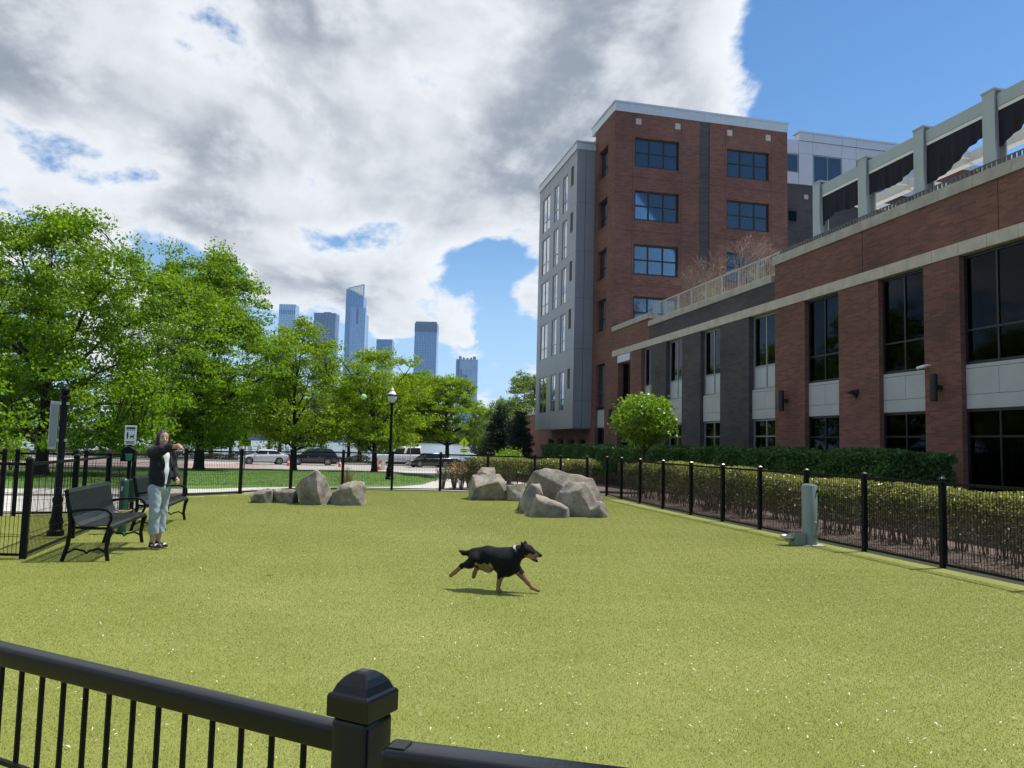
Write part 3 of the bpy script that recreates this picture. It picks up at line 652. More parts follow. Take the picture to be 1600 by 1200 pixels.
p = MB(); p.box(40.02, 60, 45.9, 60, 0, 22.3); part(p, 'wall', M['red_brick'], rb)
p = MB(); p.box(39.98, 60.1, 45.8, 60, 22.31, 22.75); part(p, 'cap_edge', M['trim'], rb)
for x in (41.5, 45.5, 49.5): window(rb, Fr(45.9, 'x'), x, x + 2.6, 18.5, 20.3, .04, [1 / 3, 2 / 3], [.5], M['frame_black'], M['glass'], 'room', fw=.1)
p = MB()
for i in range(6): p.box(26.9 + i * .5, 26.93 + i * .5, 47.0, 47.03, 22.0, 23.0)
p.box(26.9, 29.6, 46.99, 47.04, 22.97, 23.02); p.box(26.9, 29.6, 46.8, 47.2, 20.0, 22.0); part(p, 'roof_rail', M['trim'], rb)

# ---------------------------------------------------------------- fittings on the walls
def sconce(y, label):
    t = thing('wall_light', label, 'wall light', (XB, y, 3.3), group='cylinder lights on the brick piers')
    MB().lathe([(.085, -.36), (.095, -.35), (.095, .35), (.085, .36)], (-.24, 0, 0), 16).build('cylinder', M['black_matte'], t, smooth=40)
    MB().box(-.15, -.002, -.05, .05, -.06, .06).build('bracket', M['black_matte'], t)
sconce(24.0, 'black cylinder wall light on the red pier beside the grey brick')
sconce(17.0, 'black cylinder wall light on the pier under the security camera')
sconce(41.0, 'far black cylinder wall light beside the round clipped tree')
t = thing('wedge_light', 'brown wedge shaped wall light between two red pier windows', 'wall light', (XB, 20.35, 3.35))
MB().prism([(-.30, .02), (-.30, .06), (-.002, .12), (-.002, -.02), (-.14, -.02)], -.12, .12).build('housing', mat('bronze', (.05, .03, .025), .5), t); MB().box(-.1, -.002, -.06, .06, -.12, -.022).build('bracket', M['black_matte'], t)
t = thing('security_camera', 'small white security camera on the brick pier', 'camera', (XB, 17.35, 3.92))
MB().tube([(-.02, 0, 0), (-.12, .0, .0), (-.16, .05, -.01)], .03, 8).build('arm', M['white_paint'], t); MB().tube([(-.17, .0, -.02), (-.2, .25, -.06)], [.045, .045], 12).build('body', M['white_paint'], t, smooth=40)

# ---------------------------------------------------------------- skyline across the river
gl1 = None
def tower_mat(name, c1, c2, fh=4.2, fw=3.0, line=(.12, .19, .29), rough=.2):
    """curtain wall: floor bands and mullions, glossy glass"""
    m = bpy.data.materials.new(name); m.use_nodes = True; nt = m.node_tree; N = nt.nodes; L = nt.links; b = N['Principled BSDF']
    g = N.new('ShaderNodeNewGeometry'); sp = N.new('ShaderNodeSeparateXYZ'); L.new(g.outputs['Position'], sp.inputs[0])
    ad = N.new('ShaderNodeMath'); ad.operation = 'ADD'; L.new(sp.outputs[0], ad.inputs[0]); L.new(sp.outputs[1], ad.inputs[1])
    cb = N.new('ShaderNodeCombineXYZ'); L.new(ad.outputs[0], cb.inputs[0]); L.new(sp.outputs[2], cb.inputs[1])
    br = N.new('ShaderNodeTexBrick'); br.offset = 0; L.new(cb.outputs[0], br.inputs['Vector']); br.inputs['Scale'].default_value = 1
    br.inputs['Brick Width'].default_value = fw; br.inputs['Row Height'].default_value = fh; br.inputs['Mortar Size'].default_value = .45; br.inputs['Bias'].default_value = -.2
    br.inputs['Color1'].default_value = (*c1, 1); br.inputs['Color2'].default_value = (*c2, 1); br.inputs['Mortar'].default_value = (*line, 1)
    L.new(br.outputs['Color'], b.inputs['Base Color']); b.inputs['Roughness'].default_value = rough; b.inputs['Metallic'].default_value = .35; b.inputs['Specular IOR Level'].default_value = .7
    return m
ta = tower_mat('blue_curtain_wall', (.24, .40, .62), (.19, .33, .54)); tb_ = tower_mat('pale_curtain_wall', (.40, .54, .70), (.34, .48, .64), 4.5, 5, (.26, .36, .48)); tcx = tower_mat('dark_curtain_wall', (.17, .25, .35), (.13, .20, .30), 4.5, 6, (.09, .13, .19)); td = tower_mat('gridded_wall', (.32, .43, .58), (.2, .31, .46), 9, 7, (.40, .46, .54), .3)
def skytower(name, label, lat, w, top, m, d=None, extra=None, s=1856):
    d = d or w * .8; x, y = sl2(lat, s); t = thing(name, label, 'tower', (x, y, -1), -YAW, group=None)
    MB().box(-w / 2, w / 2, 0, d, 0, top + 1).build('shaft', m, t)
    if extra: extra(t, w, d, top + 1)
    return t
def ex1(t, w, d, h):
    p = MB()
    for k in range(9): p.box(-w / 2 + 1 + k * 4.4, -w / 2 + 3 + k * 4.4, -.6, -.02, h - 24, h - 14)
    p.build('louvre_band', tcx, t)
def ex2(t, w, d, h):
    MB().box(-w / 2 - .5, w / 2 + .5, -.6, d + .5, h - 10, h + 3).build('crown', tcx, t); MB().box(-4, 14, 4, 6, h + 3, h + 6).build('roof_crane', tcx, t)
skytower('glass_tower', 'pale blue flat topped tower farthest left in the skyline', -552, 40, 328, tb_, extra=ex1)
skytower('glass_tower', 'dark glass tower half hidden behind the tree tops', -459.7, 52, 306, tcx, extra=ex2)
def ex3(t, w, d, h):
    # slanted crown: facade top falls to the right, an open triangular frame stands above it
    MB().add([(-29, 0, h), (14, 0, h - 19), (14, d, h - 19), (-29, d, h), (-29, 0, h - 40), (14, 0, h - 40), (14, d, h - 40), (-29, d, h - 40)], [(0, 1, 5, 4), (1, 2, 6, 5), (2, 3, 7, 6), (3, 0, 4, 7), (0, 3, 2, 1)]).build('slanted_top', ta, t)
    p = MB(); a, b, c = Vector((-24, 0, h)), Vector((14, 0, h + 10)), Vector((14, 0, h - 19))
    for q0, q1 in ((a, b), (b, c), (a, c)): p.bar(q0, q1, 3.0)
    for k in range(1, 7):
        f = k / 7; p.bar(a.lerp(b, f), c.lerp(b, f), 1.2); p.bar(a.lerp(c, f), b.lerp(c, f), 1.2)
    p.build('open_crown_frame', mat('pale_crown_steel', (.5, .55, .6), .5), t)
    MB().box(-w * .22, w * .40, -16, -.05, 0, h - 50).build('lower_block', tower_mat('mid_curtain_wall', (.36, .50, .70), (.27, .41, .60), 4.4, 3.2, (.2, .29, .42)), t)
    MB().box(w * .02, w * .10, -17, -16.05, h - 90, h - 52).build('dark_slot', tcx, t); MB().box(14.05, w * .36, 1, d - .1, 0, h - 62).build('setback', ta, t)
x, y = sl2(-381, 1856); t3 = thing('glass_tower', 'tallest glass tower with slanted pointed crown', 'tower', (x, y, -1), -YAW)
MB().box(-29, 14, 0, 40, 0, 331.9).build('shaft', ta, t3); ex3(t3, 58, 40, 372)
skytower('glass_tower', 'short plain blue tower right of the pointed tower', -312.7, 38.5, 248, tower_mat('plain_blue_wall', (.18, .32, .53), (.15, .27, .47), 4, 2.4))
def ex5(t, w, d, h):
    MB().box(-w / 2 + 1.5, w / 2 - 1.5, 1, d, h, h + 4).build('crown', tcx, t); MB().box(-w / 2 - .4, w / 2 + .4, -.5, d, h - 22, h - 1).build('crown_band', tower_mat('crown_wall', (.10, .16, .2), (.08, .13, .17), 22, 3), t)
skytower('glass_tower', 'broad blue tower with rounded dark crown', -212.7, 54, 290, ta, extra=ex5)
skytower('glass_tower', 'thin sliver of tower behind the broad blue tower', -243, 12, 208, tcx, s=1960)
def ex6(t, w, d, h):
    for k, (a, b, z) in enumerate(((-20, -14, 8), (-11, -6, 5), (-2, 3, 4), (7, 12, 5), (14, 21, 8))): MB().box(a, b, 6, 14, h, h + z).build('roof_plant', tcx, t)
    MB().box(-w / 2 - .3, -w / 2 + 9, -.4, d, 0, h - .5).build('dark_edge', tcx, t)
    MB().box(-w * .3, -w * .22, -.5, 0, h - 60, h - 24).build('dark_notch', tcx, t); MB().box(-w * .22, 2, -.5, 0, h - 44, h - 38).build('dark_notch', tcx, t)
skytower('glass_tower', 'lowest gridded tower at the right end of the skyline', -110.4, 52, 204, td, extra=ex6)
# low blocks and sheds on the far bank
fb = [mat('far_block_%d' % i, c, .9) for i, c in enumerate([(.20, .23, .27), (.14, .17, .22), (.30, .31, .32), (.24, .20, .19)])]
r = random.Random(12)
desc = ['grey', 'dark', 'pale', 'brownish']
for i in range(26):
    lat = -760 + i * 42 + r.uniform(-10, 10); k = r.randrange(4); w = r.uniform(26, 60); h = r.uniform(12, 34); x, y = sl2(lat, 1345 + r.uniform(0, 60))
    t = thing('far_building', desc[k] + ' low block on the far river bank', 'building', (x, y, -1), -YAW, group=desc[k] + ' low blocks along the far river bank')
    MB().box(-w / 2, w / 2, 0, 25, 0, h).build('block', fb[k], t); MB().box(-w / 4, w / 6, 4, 12, h, h + 4).build('roof_plant', fb[1], t)
    p = MB()
    for z in range(3, int(h) - 2, 4): p.box(-w / 2 + 2, w / 2 - 2, -.3, -.01, z, z + 1.6)
    p.build('window_bands', fb[1], t)
for i in range(5):
    x, y = sl2(-600 + i * 85, 1296); t = thing('pier_shed', ['first', 'second', 'third', 'fourth', 'fifth'][i] + ' dark pier shed from the left at the far water edge', 'pier', (x, y, -2.5), -YAW, group='pier sheds at the far water edge')
    w = 70; MB().box(-w / 2, w / 2, 0, 18, 0, 9).build('shed', fb[1], t); MB().prism([(-w / 2 - 1, 9), (w / 2 + 1, 9), (w / 2 - 2, 12), (-w / 2 + 2, 12)], -.5, 18.5).build('roof', fb[0], t)

# ================================================================ fences
def ang(a, b): return math.atan2(b[1] - a[1], b[0] - a[0])
cap_me = MB().add([(-.042, -.042, 0), (.042, -.042, 0), (.042, .042, 0), (-.042, .042, 0), (-.042, -.042, .02), (.042, -.042, .02), (.042, .042, .02), (-.042, .042, .02), (-.012, -.012, .045), (.012, -.012, .045), (.012, .012, .045), (-.012, .012, .045)],
    [(3, 2, 1, 0), (0, 1, 5, 4), (1, 2, 6, 5), (2, 3, 7, 6), (3, 0, 4, 7), (4, 5, 9, 8), (5, 6, 10, 9), (6, 7, 11, 10), (7, 4, 8, 11), (8, 9, 10, 11)]).mesh('post_cap', M['black_gloss'], bevel=.004)
post_me = MB().box(-.036, .036, -.036, .036, -.1, 1.205).mesh('post', M['black_metal'], bevel=.004, seg=1)
def wire_panel(a, b, root, z0=.06, z1=1.14, sp=.0508, hz=(.30, .55, .80, .98), r=.0048):
    """welded wire infill between two posts, one object"""
    mb = MB(); L = math.dist(a, b); n = int(L / sp); dx, dy = (b[0] - a[0]) / L, (b[1] - a[1]) / L; o = root.location; off = (L - n * sp) / 2
    za, zb = ground_z(*a), ground_z(*b)
    for i in range(n + 1):
        d = off + i * sp
        if d < .045 or d > L - .045: continue
        x, y = a[0] + dx * d - o.x, a[1] + dy * d - o.y; mb.bar((x, y, z0), (x, y, z1), r)
    for z in hz: mb.bar((a[0] + dx * .036 - o.x, a[1] + dy * .036 - o.y, z), (b[0] - dx * .036 - o.x, b[1] - dy * .036 - o.y, z), r, r)
    return tag(mb.build('wire_panel', M['black_metal'], root, fixn=False), kind='stuff')
def fence_line(name, label, pts, wire=True, skip=(), sp=.0508, nopost=()):
    root = thing(name, label, 'fence', (pts[0][0], pts[0][1], 0)); o = root.location
    for i, p in enumerate(pts):
        if i in nopost: continue
        q = pts[min(i + 1, len(pts) - 1)]; p0 = pts[max(i - 1, 0)]
        po = link('post', post_me, root, (p[0] - o.x, p[1] - o.y, 0)); po.rotation_euler = (0, 0, ang(p0, q)); link('post_cap', cap_me, po, (0, 0, 1.205))
    for i, (a, b) in enumerate(zip(pts[:-1], pts[1:])):
        if i in skip: continue
        L = math.dist(a, b); d = ((b[0] - a[0]) / L * .037, (b[1] - a[1]) / L * .037)
        for z, h in ((1.155, .038), (.055, .03)):
            MB().bar((a[0] - o.x + d[0], a[1] - o.y + d[1], z), (b[0] - o.x - d[0], b[1] - o.y - d[1], z), .034, h).build('rail', M['black_metal'], root)
        if wire: wire_panel(a, b, root, sp=sp)
    return root
fence_line('side_fence', 'black wire fence running in front of the clipped hedge on the right', [(right_x(y), y) for y in RIGHT_Y])
fence_line('back_fence', 'black wire fence along the far end behind the boulders', CHAIN)
fence_line('pen_fence', 'black wire fence of the entry pen behind the benches', [(-3.6, 10.63), (-3.66, 12.65), (-3.73, 14.67), (-3.785, 16.64)], nopost=(3,))
fence_line('pen_front_fence', 'black wire fence panel running out of frame at far left', [(-3.62, 10.64), (-5.1, 10.95), (-6.5, 11.2), (-7.9, 11.5)], nopost=(0,))
fence_line('pen_rear_fence', 'black wire fence with gate posts at the back of the entry pen', [(-7.6, 15.7), (-5.82, 15.95), (-5.62, 15.98), (-4.72, 16.25), (-4.56, 16.3), (-4.18, 16.4), (-3.83, 16.64)], skip=(1, 3), nopost=(6,))
# foreground fence, close to the camera
def W(l, s): return sl2(l, s)
fg = thing('foreground_fence', 'near black fence rail and bars with domed post at lower edge', 'fence', (*W(-.163, .915), 0))
PA = Vector((*W(-.163, .915), 0)); dl = Vector((*W(-.564, .287), 0)).normalized(); RZ = math.atan2(dl.y, dl.x)
fp = MB().box(-.0258, .0258, -.0258, .0258, -.1, 1.236).build('post', M['black_gloss'], fg, bevel=.007, seg=3, smooth=40); fp.rotation_euler = (0, 0, RZ)
def ring(z, h): return [(-h, -h, z), (h, -h, z), (h, h, z), (-h, h, z)]
lv = [(1.2365, .0284), (1.2375, .0292), (1.2590, .0292), (1.2620, .0280), (1.2630, .0258), (1.2640, .0248), (1.2720, .0215), (1.2790, .0160), (1.2835, .0100), (1.2850, .0055)]
cv = sum([ring(z - 1.236, h) for z, h in lv], []); cf = [(3, 2, 1, 0)] + [(4 * i + k, 4 * i + (k + 1) % 4, 4 * i + 4 + (k + 1) % 4, 4 * i + 4 + k) for i in range(len(lv) - 1) for k in range(4)] + [tuple(4 * (len(lv) - 1) + k for k in range(4))]
link('post_cap', MB().add(cv, cf).mesh('post_cap', M['black_gloss'], bevel=.0008, seg=1), fp, (0, 0, 1.236))
A = dl * .0262; B = dl * 3.2
MB().bar((A.x, A.y, 1.2045), (B.x, B.y, 1.2045), .028, .029).build('rail', M['black_gloss'], fg, bevel=.005, seg=3, smooth=40)
bar_me = MB().bar((0, 0, .05), (0, 0, 1.190), .0068).mesh('bar', M['black_metal'], bevel=.0015, seg=1)
for i in range(60):
    d = dl * (.085 + i * .0508); b = link('bar', bar_me, fg, (d.x, d.y, 0)); b.rotation_euler = (0, 0, RZ)
nl = Vector((-dl.y, dl.x, 0)); nl = nl if nl.dot(PA) < 0 else -nl
for z in (1.05, .78, .5, .25):
    q0, q1 = A + nl * .0068, B + nl * .0068; MB().bar((q0.x, q0.y, z), (q1.x, q1.y, z), .0068).build('cross_wire', M['black_metal'], fg)
MB().bar((A.x, A.y, .06), (B.x, B.y, .06), .035, .035).build('rail', M['black_metal'], fg)
gt = thing('foreground_gate', 'near black gate rail entering at the bottom beside the domed post', 'gate', (*W(-.125, .850), 0))
dg = Vector((*W(.253, -.062), 0)).normalized(); A = dg * 0; B = dg * 1.1
MB().bar((A.x, A.y, 1.203), (B.x, B.y, 1.203), .040, .050).build('rail', M['black_gloss'], gt, bevel=.007, seg=4, smooth=40)
cp = dg * .016; MB().box(-.009, .009, -.012, .012, -.001, .0008).build('slot', M['dark_void'], gt); gt.children[-1].location = (cp.x, cp.y, 1.2286); gt.children[-1].rotation_euler = (0, 0, math.atan2(dg.y, dg.x))
q = dg * .021; MB().bar((q.x, q.y, .05), (q.x, q.y, 1.16), .04, .04).build('stile', M['black_metal'], gt, bevel=.004)
MB().bar((A.x, A.y, .08), (B.x, B.y, .08), .04, .04).build('rail', M['black_metal'], gt)
for i in range(18):
    d = dg * (.09 + i * .0508); link('bar', bar_me, gt, (d.x, d.y, 0))

# ================================================================ benches
def make_bench():
    """seen along +y; seat faces +x; origin between the legs on the ground"""
    t = thing('park_bench', 'x', 'bench'); H2 = .90
    prof = [(-.32, .84), (-.30, .865), (-.275, .86), (-.262, .83), (-.235, .68), (-.205, .54), (-.17, .465), (-.11, .43), (.0, .425), (.14, .435), (.20, .435), (.235, .415), (.24, .385)]
    def strip(y0, y1, name, m):
        mb = MB(); n = len(prof); th = .012
        for i in range(n - 1):
            a, b = Vector((prof[i][0], 0, prof[i][1])), Vector((prof[i + 1][0], 0, prof[i + 1][1])); d = (b - a).normalized(); nn = Vector((-d.z, 0, d.x)) * th / 2
            v = [a - nn, a + nn, b + nn, b - nn]
            mb.add([(p.x, y, p.z) for y in (y0, y1) for p in v], [(0, 1, 2, 3), (7, 6, 5, 4), (0, 4, 5, 1), (1, 5, 6, 2), (2, 6, 7, 3), (3, 7, 4, 0)])
        return mb
    # slatted steel straps: real gaps between them
    ns = 40; mbs = MB()
    for k in range(ns):
        y = -H2 + .03 + k * (2 * H2 - .06) / (ns - 1); s = strip(y - .014, y + .014, '', None); mbs.add(s.v, s.f)
    tag(mbs.build('straps', M['bench'], t), kind='stuff')
    for z, x in ((.83, -.285), (.63, -.236), (.425, .21), (.418, -.05)):
        MB().tube([(x, -H2, z - .02), (x, H2, z - .02)], .017, 8).build('rail', M['black_metal'], t, smooth=40)
    for s in (-1, 1):
        y = s * (H2 - .02)
        MB().tube([(-.30, y, .86), (-.27, y, .70), (-.235, y, .52), (-.225, y, .40), (-.245, y, .2), (-.30, y, 0)], [.022, .024, .026, .028, .026, .024], 8).build('leg', M['black_metal'], t, smooth=40)
        MB().tube([(.20, y, .41), (.225, y, .38), (.20, y, .28), (.185, y, .14), (.21, y, 0)], [.034, .038, .028, .024, .024], 8).build('leg', M['black_metal'], t, smooth=40)
        MB().tube([(-.245, y, .60), (-.1, y, .625), (.08, y, .635), (.17, y, .62), (.215, y, .57), (.22, y, .50), (.19, y, .43)], .018, 8).build('armrest', M['black_metal'], t, smooth=40)
        MB().tube([(-.26, y, .10), (-.16, y, .155), (-.06, y, .13), (-.03, y, .10), (0, y, .13), (.1, y, .155), (.185, y, .11)], .013, 6).build('stretcher', M['black_metal'], t, smooth=40)
        MB().tube([(-.225, y, .415), (0, y, .40), (.2, y, .40)], .016, 8).build('seat_bracket', M['black_metal'], t, smooth=40)
    return t
M['bench'] = mat('bench_green_black', (.016, .022, .021), .32, spec=.6)
b1 = make_bench(); b1.location = (-2.80, 11.27, 0); b1['label'] = 'nearest black metal strap bench with a leash on its seat'; b1['group'] = 'strap benches by the entry pen'
b2 = copy_tree(b1); b2.location = (-2.78, 14.48, 0); b2['label'] = 'farther black metal strap bench behind the standing woman'
ls = thing('dog_leash', 'tan dog leash coiled on the nearest bench seat', 'leash', (-2.78, 11.95, .437))
MB().tube([(-.1 + .07 * math.cos(t_ * .55) + .004 * t_, .0 + .13 * math.sin(t_ * .55), .008 + .0015 * t_) for t_ in range(26)], .008, 6).build('strap', mat('tan_leather', (.30, .20, .11), .7), ls, smooth=40)

# ================================================================ posts, lamps, signs
sp = thing('sign_post', 'tall black post with ball finial and grey box behind the nearest bench', 'post', (-3.98, 12.98, 0))
MB().lathe([(.115, 0), (.115, .08), (.09, .10), (.085, .16), (.10, .2), (.072, .30), (.064, .5), (.076, .52), (.076, .56), (.052, .60), (.046, 2.05), (.075, 2.07), (.075, 2.11), (.045, 2.13)], n=16).build('pole', M['black_metal'], sp, smooth=40)
MB().lathe([(.02, 0), (.055, .03), (.07, .07), (.055, .115), (.02, .14)], (0, 0, 2.12), 16).build('finial', M['black_metal'], sp, smooth='all')
MB().box(-.185, -.065, -.03, .03, 1.30, 2.03).build('display_box', M['alu'], sp, bevel=.01); MB().box(-.172, -.078, -.0325, -.0305, 1.34, 1.99).build('display_face', mat('grey_poster_face', (.26, .28, .28), .5), sp)
for z in (1.42, 1.98): MB().box(-.07, .06, -.03, .03, z, z + .04).build('clamp', M['alu'], sp)
gp = thing('bollard', 'dark green rounded bollard between the two benches', 'bollard', (-3.12, 13.2, 0))
MB().lathe([(.085, 0), (.085, .02), (.065, .03), (.065, .80), (.055, .84), (.03, .865), (.005, .87)], n=16).build('bollard_tube', M['green_post'], gp, smooth=40)
MB().tube([(.0, -.06, .72), (.0, -.13, .74), (0, -.14, .68)], .01, 6).build('hook', M['alu'], gp)
ws = thing('waste_station', 'dog waste bag station with white sign on black post', 'waste station', (-3.66, 15.75, 0), rz=-.12)
MB().box(-.025, .025, -.025, .025, 0, 1.66).build('post', M['black_metal'], ws)
sg = MB().box(-.105, .105, -.036, -.028, 1.36, 1.72).build('sign', M['white_sign'], ws, bevel=.01)
def ink(parent, x0, x1, z0, z1, m, y=-.0375): return MB().box(x0, x1, y - .001, y, z0, z1).build('ink_mark', m, parent)
for x0, x1, z0, z1 in ((-.08, .08, 1.655, 1.69), (-.07, .07, 1.385, 1.40), (-.08, .08, 1.41, 1.425)): ink(sg, x0, x1, z0, z1, M['sign_ink'])
for k in range(5): ink(sg, -.075 + k * .032, -.055 + k * .032, 1.628, 1.645, M['sign_ink'])
MB().prism([(-.062, 1.47), (-.042, 1.47), (-.035, 1.55), (-.045, 1.60), (-.06, 1.60), (-.068, 1.55)], -.0385, -.0375).build('person_mark', M['sign_ink'], sg)
MB().prism([(.0, 1.47), (.008, 1.47), (.012, 1.50), (.045, 1.50), (.05, 1.47), (.058, 1.47), (.06, 1.53), (.075, 1.55), (.055, 1.56), (.048, 1.535), (.005, 1.53), (-.008, 1.545)], -.0385, -.0375).build('dog_mark', M['sign_ink'], sg)
MB().prism([(-.12, 1.05), (.12, 1.05), (.12, 1.27), (0, 1.345), (-.12, 1.27)], -.11, -.026).build('bag_box', M['black_metal'], ws, bevel=.008)
bx = ws.children[-1]; MB().prism([(-.03, 1.07), (.075, 1.07), (.09, 1.20), (-.05, 1.20)], -.1125, -.1105).build('green_label', mat('green_label', (.02, .25, .10), .5), bx)
MB().box(-.14, .14, -.05, .14, .30, .72).build('waste_bin', M['green_post'], ws, bevel=.02)
# street lamp on the lawn
def street_lamp(x, y, h, label):
    z = ground_z(x, y); t = thing('street_lamp', label, 'street lamp', (x, y, z)); k = h / 4.3
    MB().lathe([(.20, 0), (.20, .10), (.16, .14), (.15, .45), (.165, .5), (.11, .60), (.085, .75), (.075, 1.0), (.058, 3.3), (.075, 3.32), (.075, 3.37), (.055, 3.4), (.10, 3.52), (.13, 3.58)], n=16).build('pole', M['black_metal'], t, smooth=40)
    MB().lathe([(.12, 3.585), (.20, 3.72), (.225, 3.88), (.215, 3.90)], n=16).build('lantern_glass', mat('lamp_glass', (.55, .56, .54), .25, spec=.6), t, smooth=40)
    MB().lathe([(.24, 3.901), (.245, 3.93), (.20, 3.98)], n=16).build('lantern_ring', M['black_metal'], t, smooth=40)
    MB().lathe([(.205, 3.981), (.14, 4.06), (.075, 4.14), (.085, 4.18), (.05, 4.24), (.015, 4.32)], n=16).build('lantern_cap', M['white_paint'], t, smooth=40)
    for a in range(6): MB().bar((.135 * math.cos(a * 1.047), .135 * math.sin(a * 1.047), 3.585), (.232 * math.cos(a * 1.047), .232 * math.sin(a * 1.047), 3.9), .012).build('lantern_rib', M['black_metal'], t)
    return t
street_lamp(*sl2(-.1554 * 36, 36), 4.3, 'black street lamp with white topped lantern standing on the lawn')
def lime_sign(l, s, label, z_dia, half, plaque, pole_top):
    x, y = sl2(l, s); t = thing('warning_sign', label, 'sign', (x, y, ground_z(x, y)), -YAW, group='fluorescent pedestrian warning signs')
    g = -ground_z(x, y)
    MB().box(-.03, .03, -.03, .03, 0, pole_top + g).build('post', M['alu'], t)
    d = MB().prism([(-half, z_dia + g), (0, z_dia - half + g), (half, z_dia + g), (0, z_dia + half + g)], -.05, -.035).build('diamond', M['lime_sign'], t)
    z = z_dia + g; MB().prism([(-.07, z - .28), (-.02, z - .05), (-.09, z + .02), (-.02, z + .16), (.03, z + .14), (.10, z + .02), (.04, z - .03), (.10, z - .28), (.05, z - .28), (0, z - .1), (-.02, z - .28)], -.055, -.0505).build('walking_figure', M['sign_ink'], d)
    MB().lathe([(.02, -.03), (.045, 0), (.02, .04)], (.01, -.053, z + .2), 8).build('walking_figure', M['sign_ink'], d)
    if plaque:
        q = MB().box(-.38, .38, -.05, -.035, plaque[0] + g, plaque[1] + g).build('plaque', M['lime_sign'], t)
        for k, (a, b) in enumerate(((-.25, .22), (-.28, .28))): MB().box(a, b, -.053, -.0505, plaque[0] + g + .1 + .18 * k, plaque[0] + g + .17 + .18 * k).build('ink_mark', M['sign_ink'], q)
    return t
lime_sign(-.3433 * 50, 50, 'fluorescent pedestrian sign with plaque beside the white car', 1.72, .42, (1.0, 1.42), 2.1)
lime_sign(-.0601 * 80, 80, 'fluorescent pedestrian sign standing right of the dark car', 1.55, .55, (.55, .95), 2.0)
# thin street sign posts
for l, s, h, lab in ((-.2165, 88, 3.2, 'slim grey sign pole behind the black car'), (-.2135, 91, 3.6, 'slim leaning sign pole right of the black car'), (-.1295, 72, 2.6, 'slim sign pole in front of the white van')):
    x, y = sl2(l * s, s); z = ground_z(x, y); t = thing('sign_pole', lab, 'pole', (x, y, z), -YAW); MB().box(-.03, .03, -.03, .03, 0, h).build('post', M['alu'], t); MB().box(-.15, .15, -.05, -.03, h - .55, h - .02).build('sign_plate', M['alu'], t)
def cone(l, s, label):
    x, y = sl2(l * s, s); t = thing('traffic_cone', label, 'traffic cone', (x, y, ground_z(x, y) + .012), group='orange traffic cones on the road')
    MB().box(-.19, .19, -.19, .19, 0, .04).build('base', M['orange'], t); MB().lathe([(.14, .04), (.105, .28)], n=14).build('lower_cone', M['orange'], t, smooth=40)
    MB().lathe([(.105, .281), (.075, .45)], n=14).build('white_band', M['white_sign'], t, smooth=40); MB().lathe([(.075, .451), (.035, .72), (.02, .73)], n=14).build('upper_cone', M['orange'], t, smooth=40)
cone(-.2865, 70, 'orange traffic cone between the white and black cars'); cone(-.22, 72, 'orange traffic cone behind the black car'); cone(-.169, 60, 'orange traffic cone beside the barrier sign')
x, y = sl2(-.1665 * 61, 61); t = thing('a_frame_sign', 'white folding sign on the road before the van', 'sign', (x, y, ground_z(x, y) + .012), -YAW - .3)
MB().prism([(-.25, 0), (.25, 0), (.22, .95), (-.22, .95)], -.22, -.19).build('board', M['white_sign'], t); MB().box(-.14, .14, -.224, -.2205, .5, .75).build('ink_mark', mat('grey_print', (.3, .3, .3), .7), t); MB().prism([(-.25, 0), (.25, 0), (.22, .95), (-.22, .95)], .19, .22).build('board', M['white_sign'], t); MB().box(-.2, .2, -.19, .19, .9, .93).build('hinge', M['alu'], t)
# drinking fountain for dogs
wf = thing('dog_fountain', 'grey green cylindrical dog drinking fountain by the side fence', 'fountain', (7.80, 11.45, 0))
MB().lathe([(.122, 0), (.122, .985), (.112, .998)], n=28).build('column', M['grey_green'], wf, smooth=40)
MB().lathe([(.09, .9985), (.085, 1.012), (.02, 1.006)], n=20).build('bowl_rim', M['alu'], wf, smooth=40)
dv = sl2(.5, -1); an = math.atan2(-.82, .25)
o = MB().box(.085, .135, -.07, .07, .18, .40).build('access_door', M['grey_green'], wf, bevel=.01); o.rotation_euler = (0, 0, an + .25)
o = MB().lathe([(.024, 0), (.024, .02), (.012, .022)], n=12).build('push_button', M['black_metal'], wf, smooth=40); o.location = (.122 * math.cos(an + .3), .122 * math.sin(an + .3), .90); o.rotation_euler = (0, math.pi / 2, an + .3)
MB().box(-.34, -.13, -.10, .10, .0, .20).build('foot_box', M['grey_green'], wf, bevel=.02)
MB().lathe([(.06, .11), (.11, .13), (.12, .17), (.105, .172), (.06, .14)], (-.43, -.02, 0), 18).build('dog_bowl', M['alu'], wf, smooth=40); MB().box(-.46, -.36, -.03, .03, .07, .11).build('bowl_arm', M['alu'], wf); MB().box(-.19, .17, -.19, .17, -.01, .02).build('concrete_pad', M['concrete'], wf)
# tennis ball in flight
tbm = mat('tennis_felt', (.34, .62, .20), .9, bump=.3, bscale=300)
bl = thing('tennis_ball', 'green tennis ball in mid air above the boulders', 'ball', (.36, 9.35, 2.07))
MB().lathe([(.034 * math.sin(math.pi * i / 14) + .0004, -.034 * math.cos(math.pi * i / 14)) for i in range(15)], n=20).build('ball', tbm, bl, smooth='all')
MB().tube([(.0345 * math.cos(t_) * math.cos(.45 * math.sin(2 * t_)), .0345 * math.sin(t_) * math.cos(.45 * math.sin(2 * t_)), .0345 * math.sin(.45 * math.sin(2 * t_))) for t_ in [i * math.pi / 16 for i in range(33)]], .0009, 5).build('seam', M['white_sign'], bl)

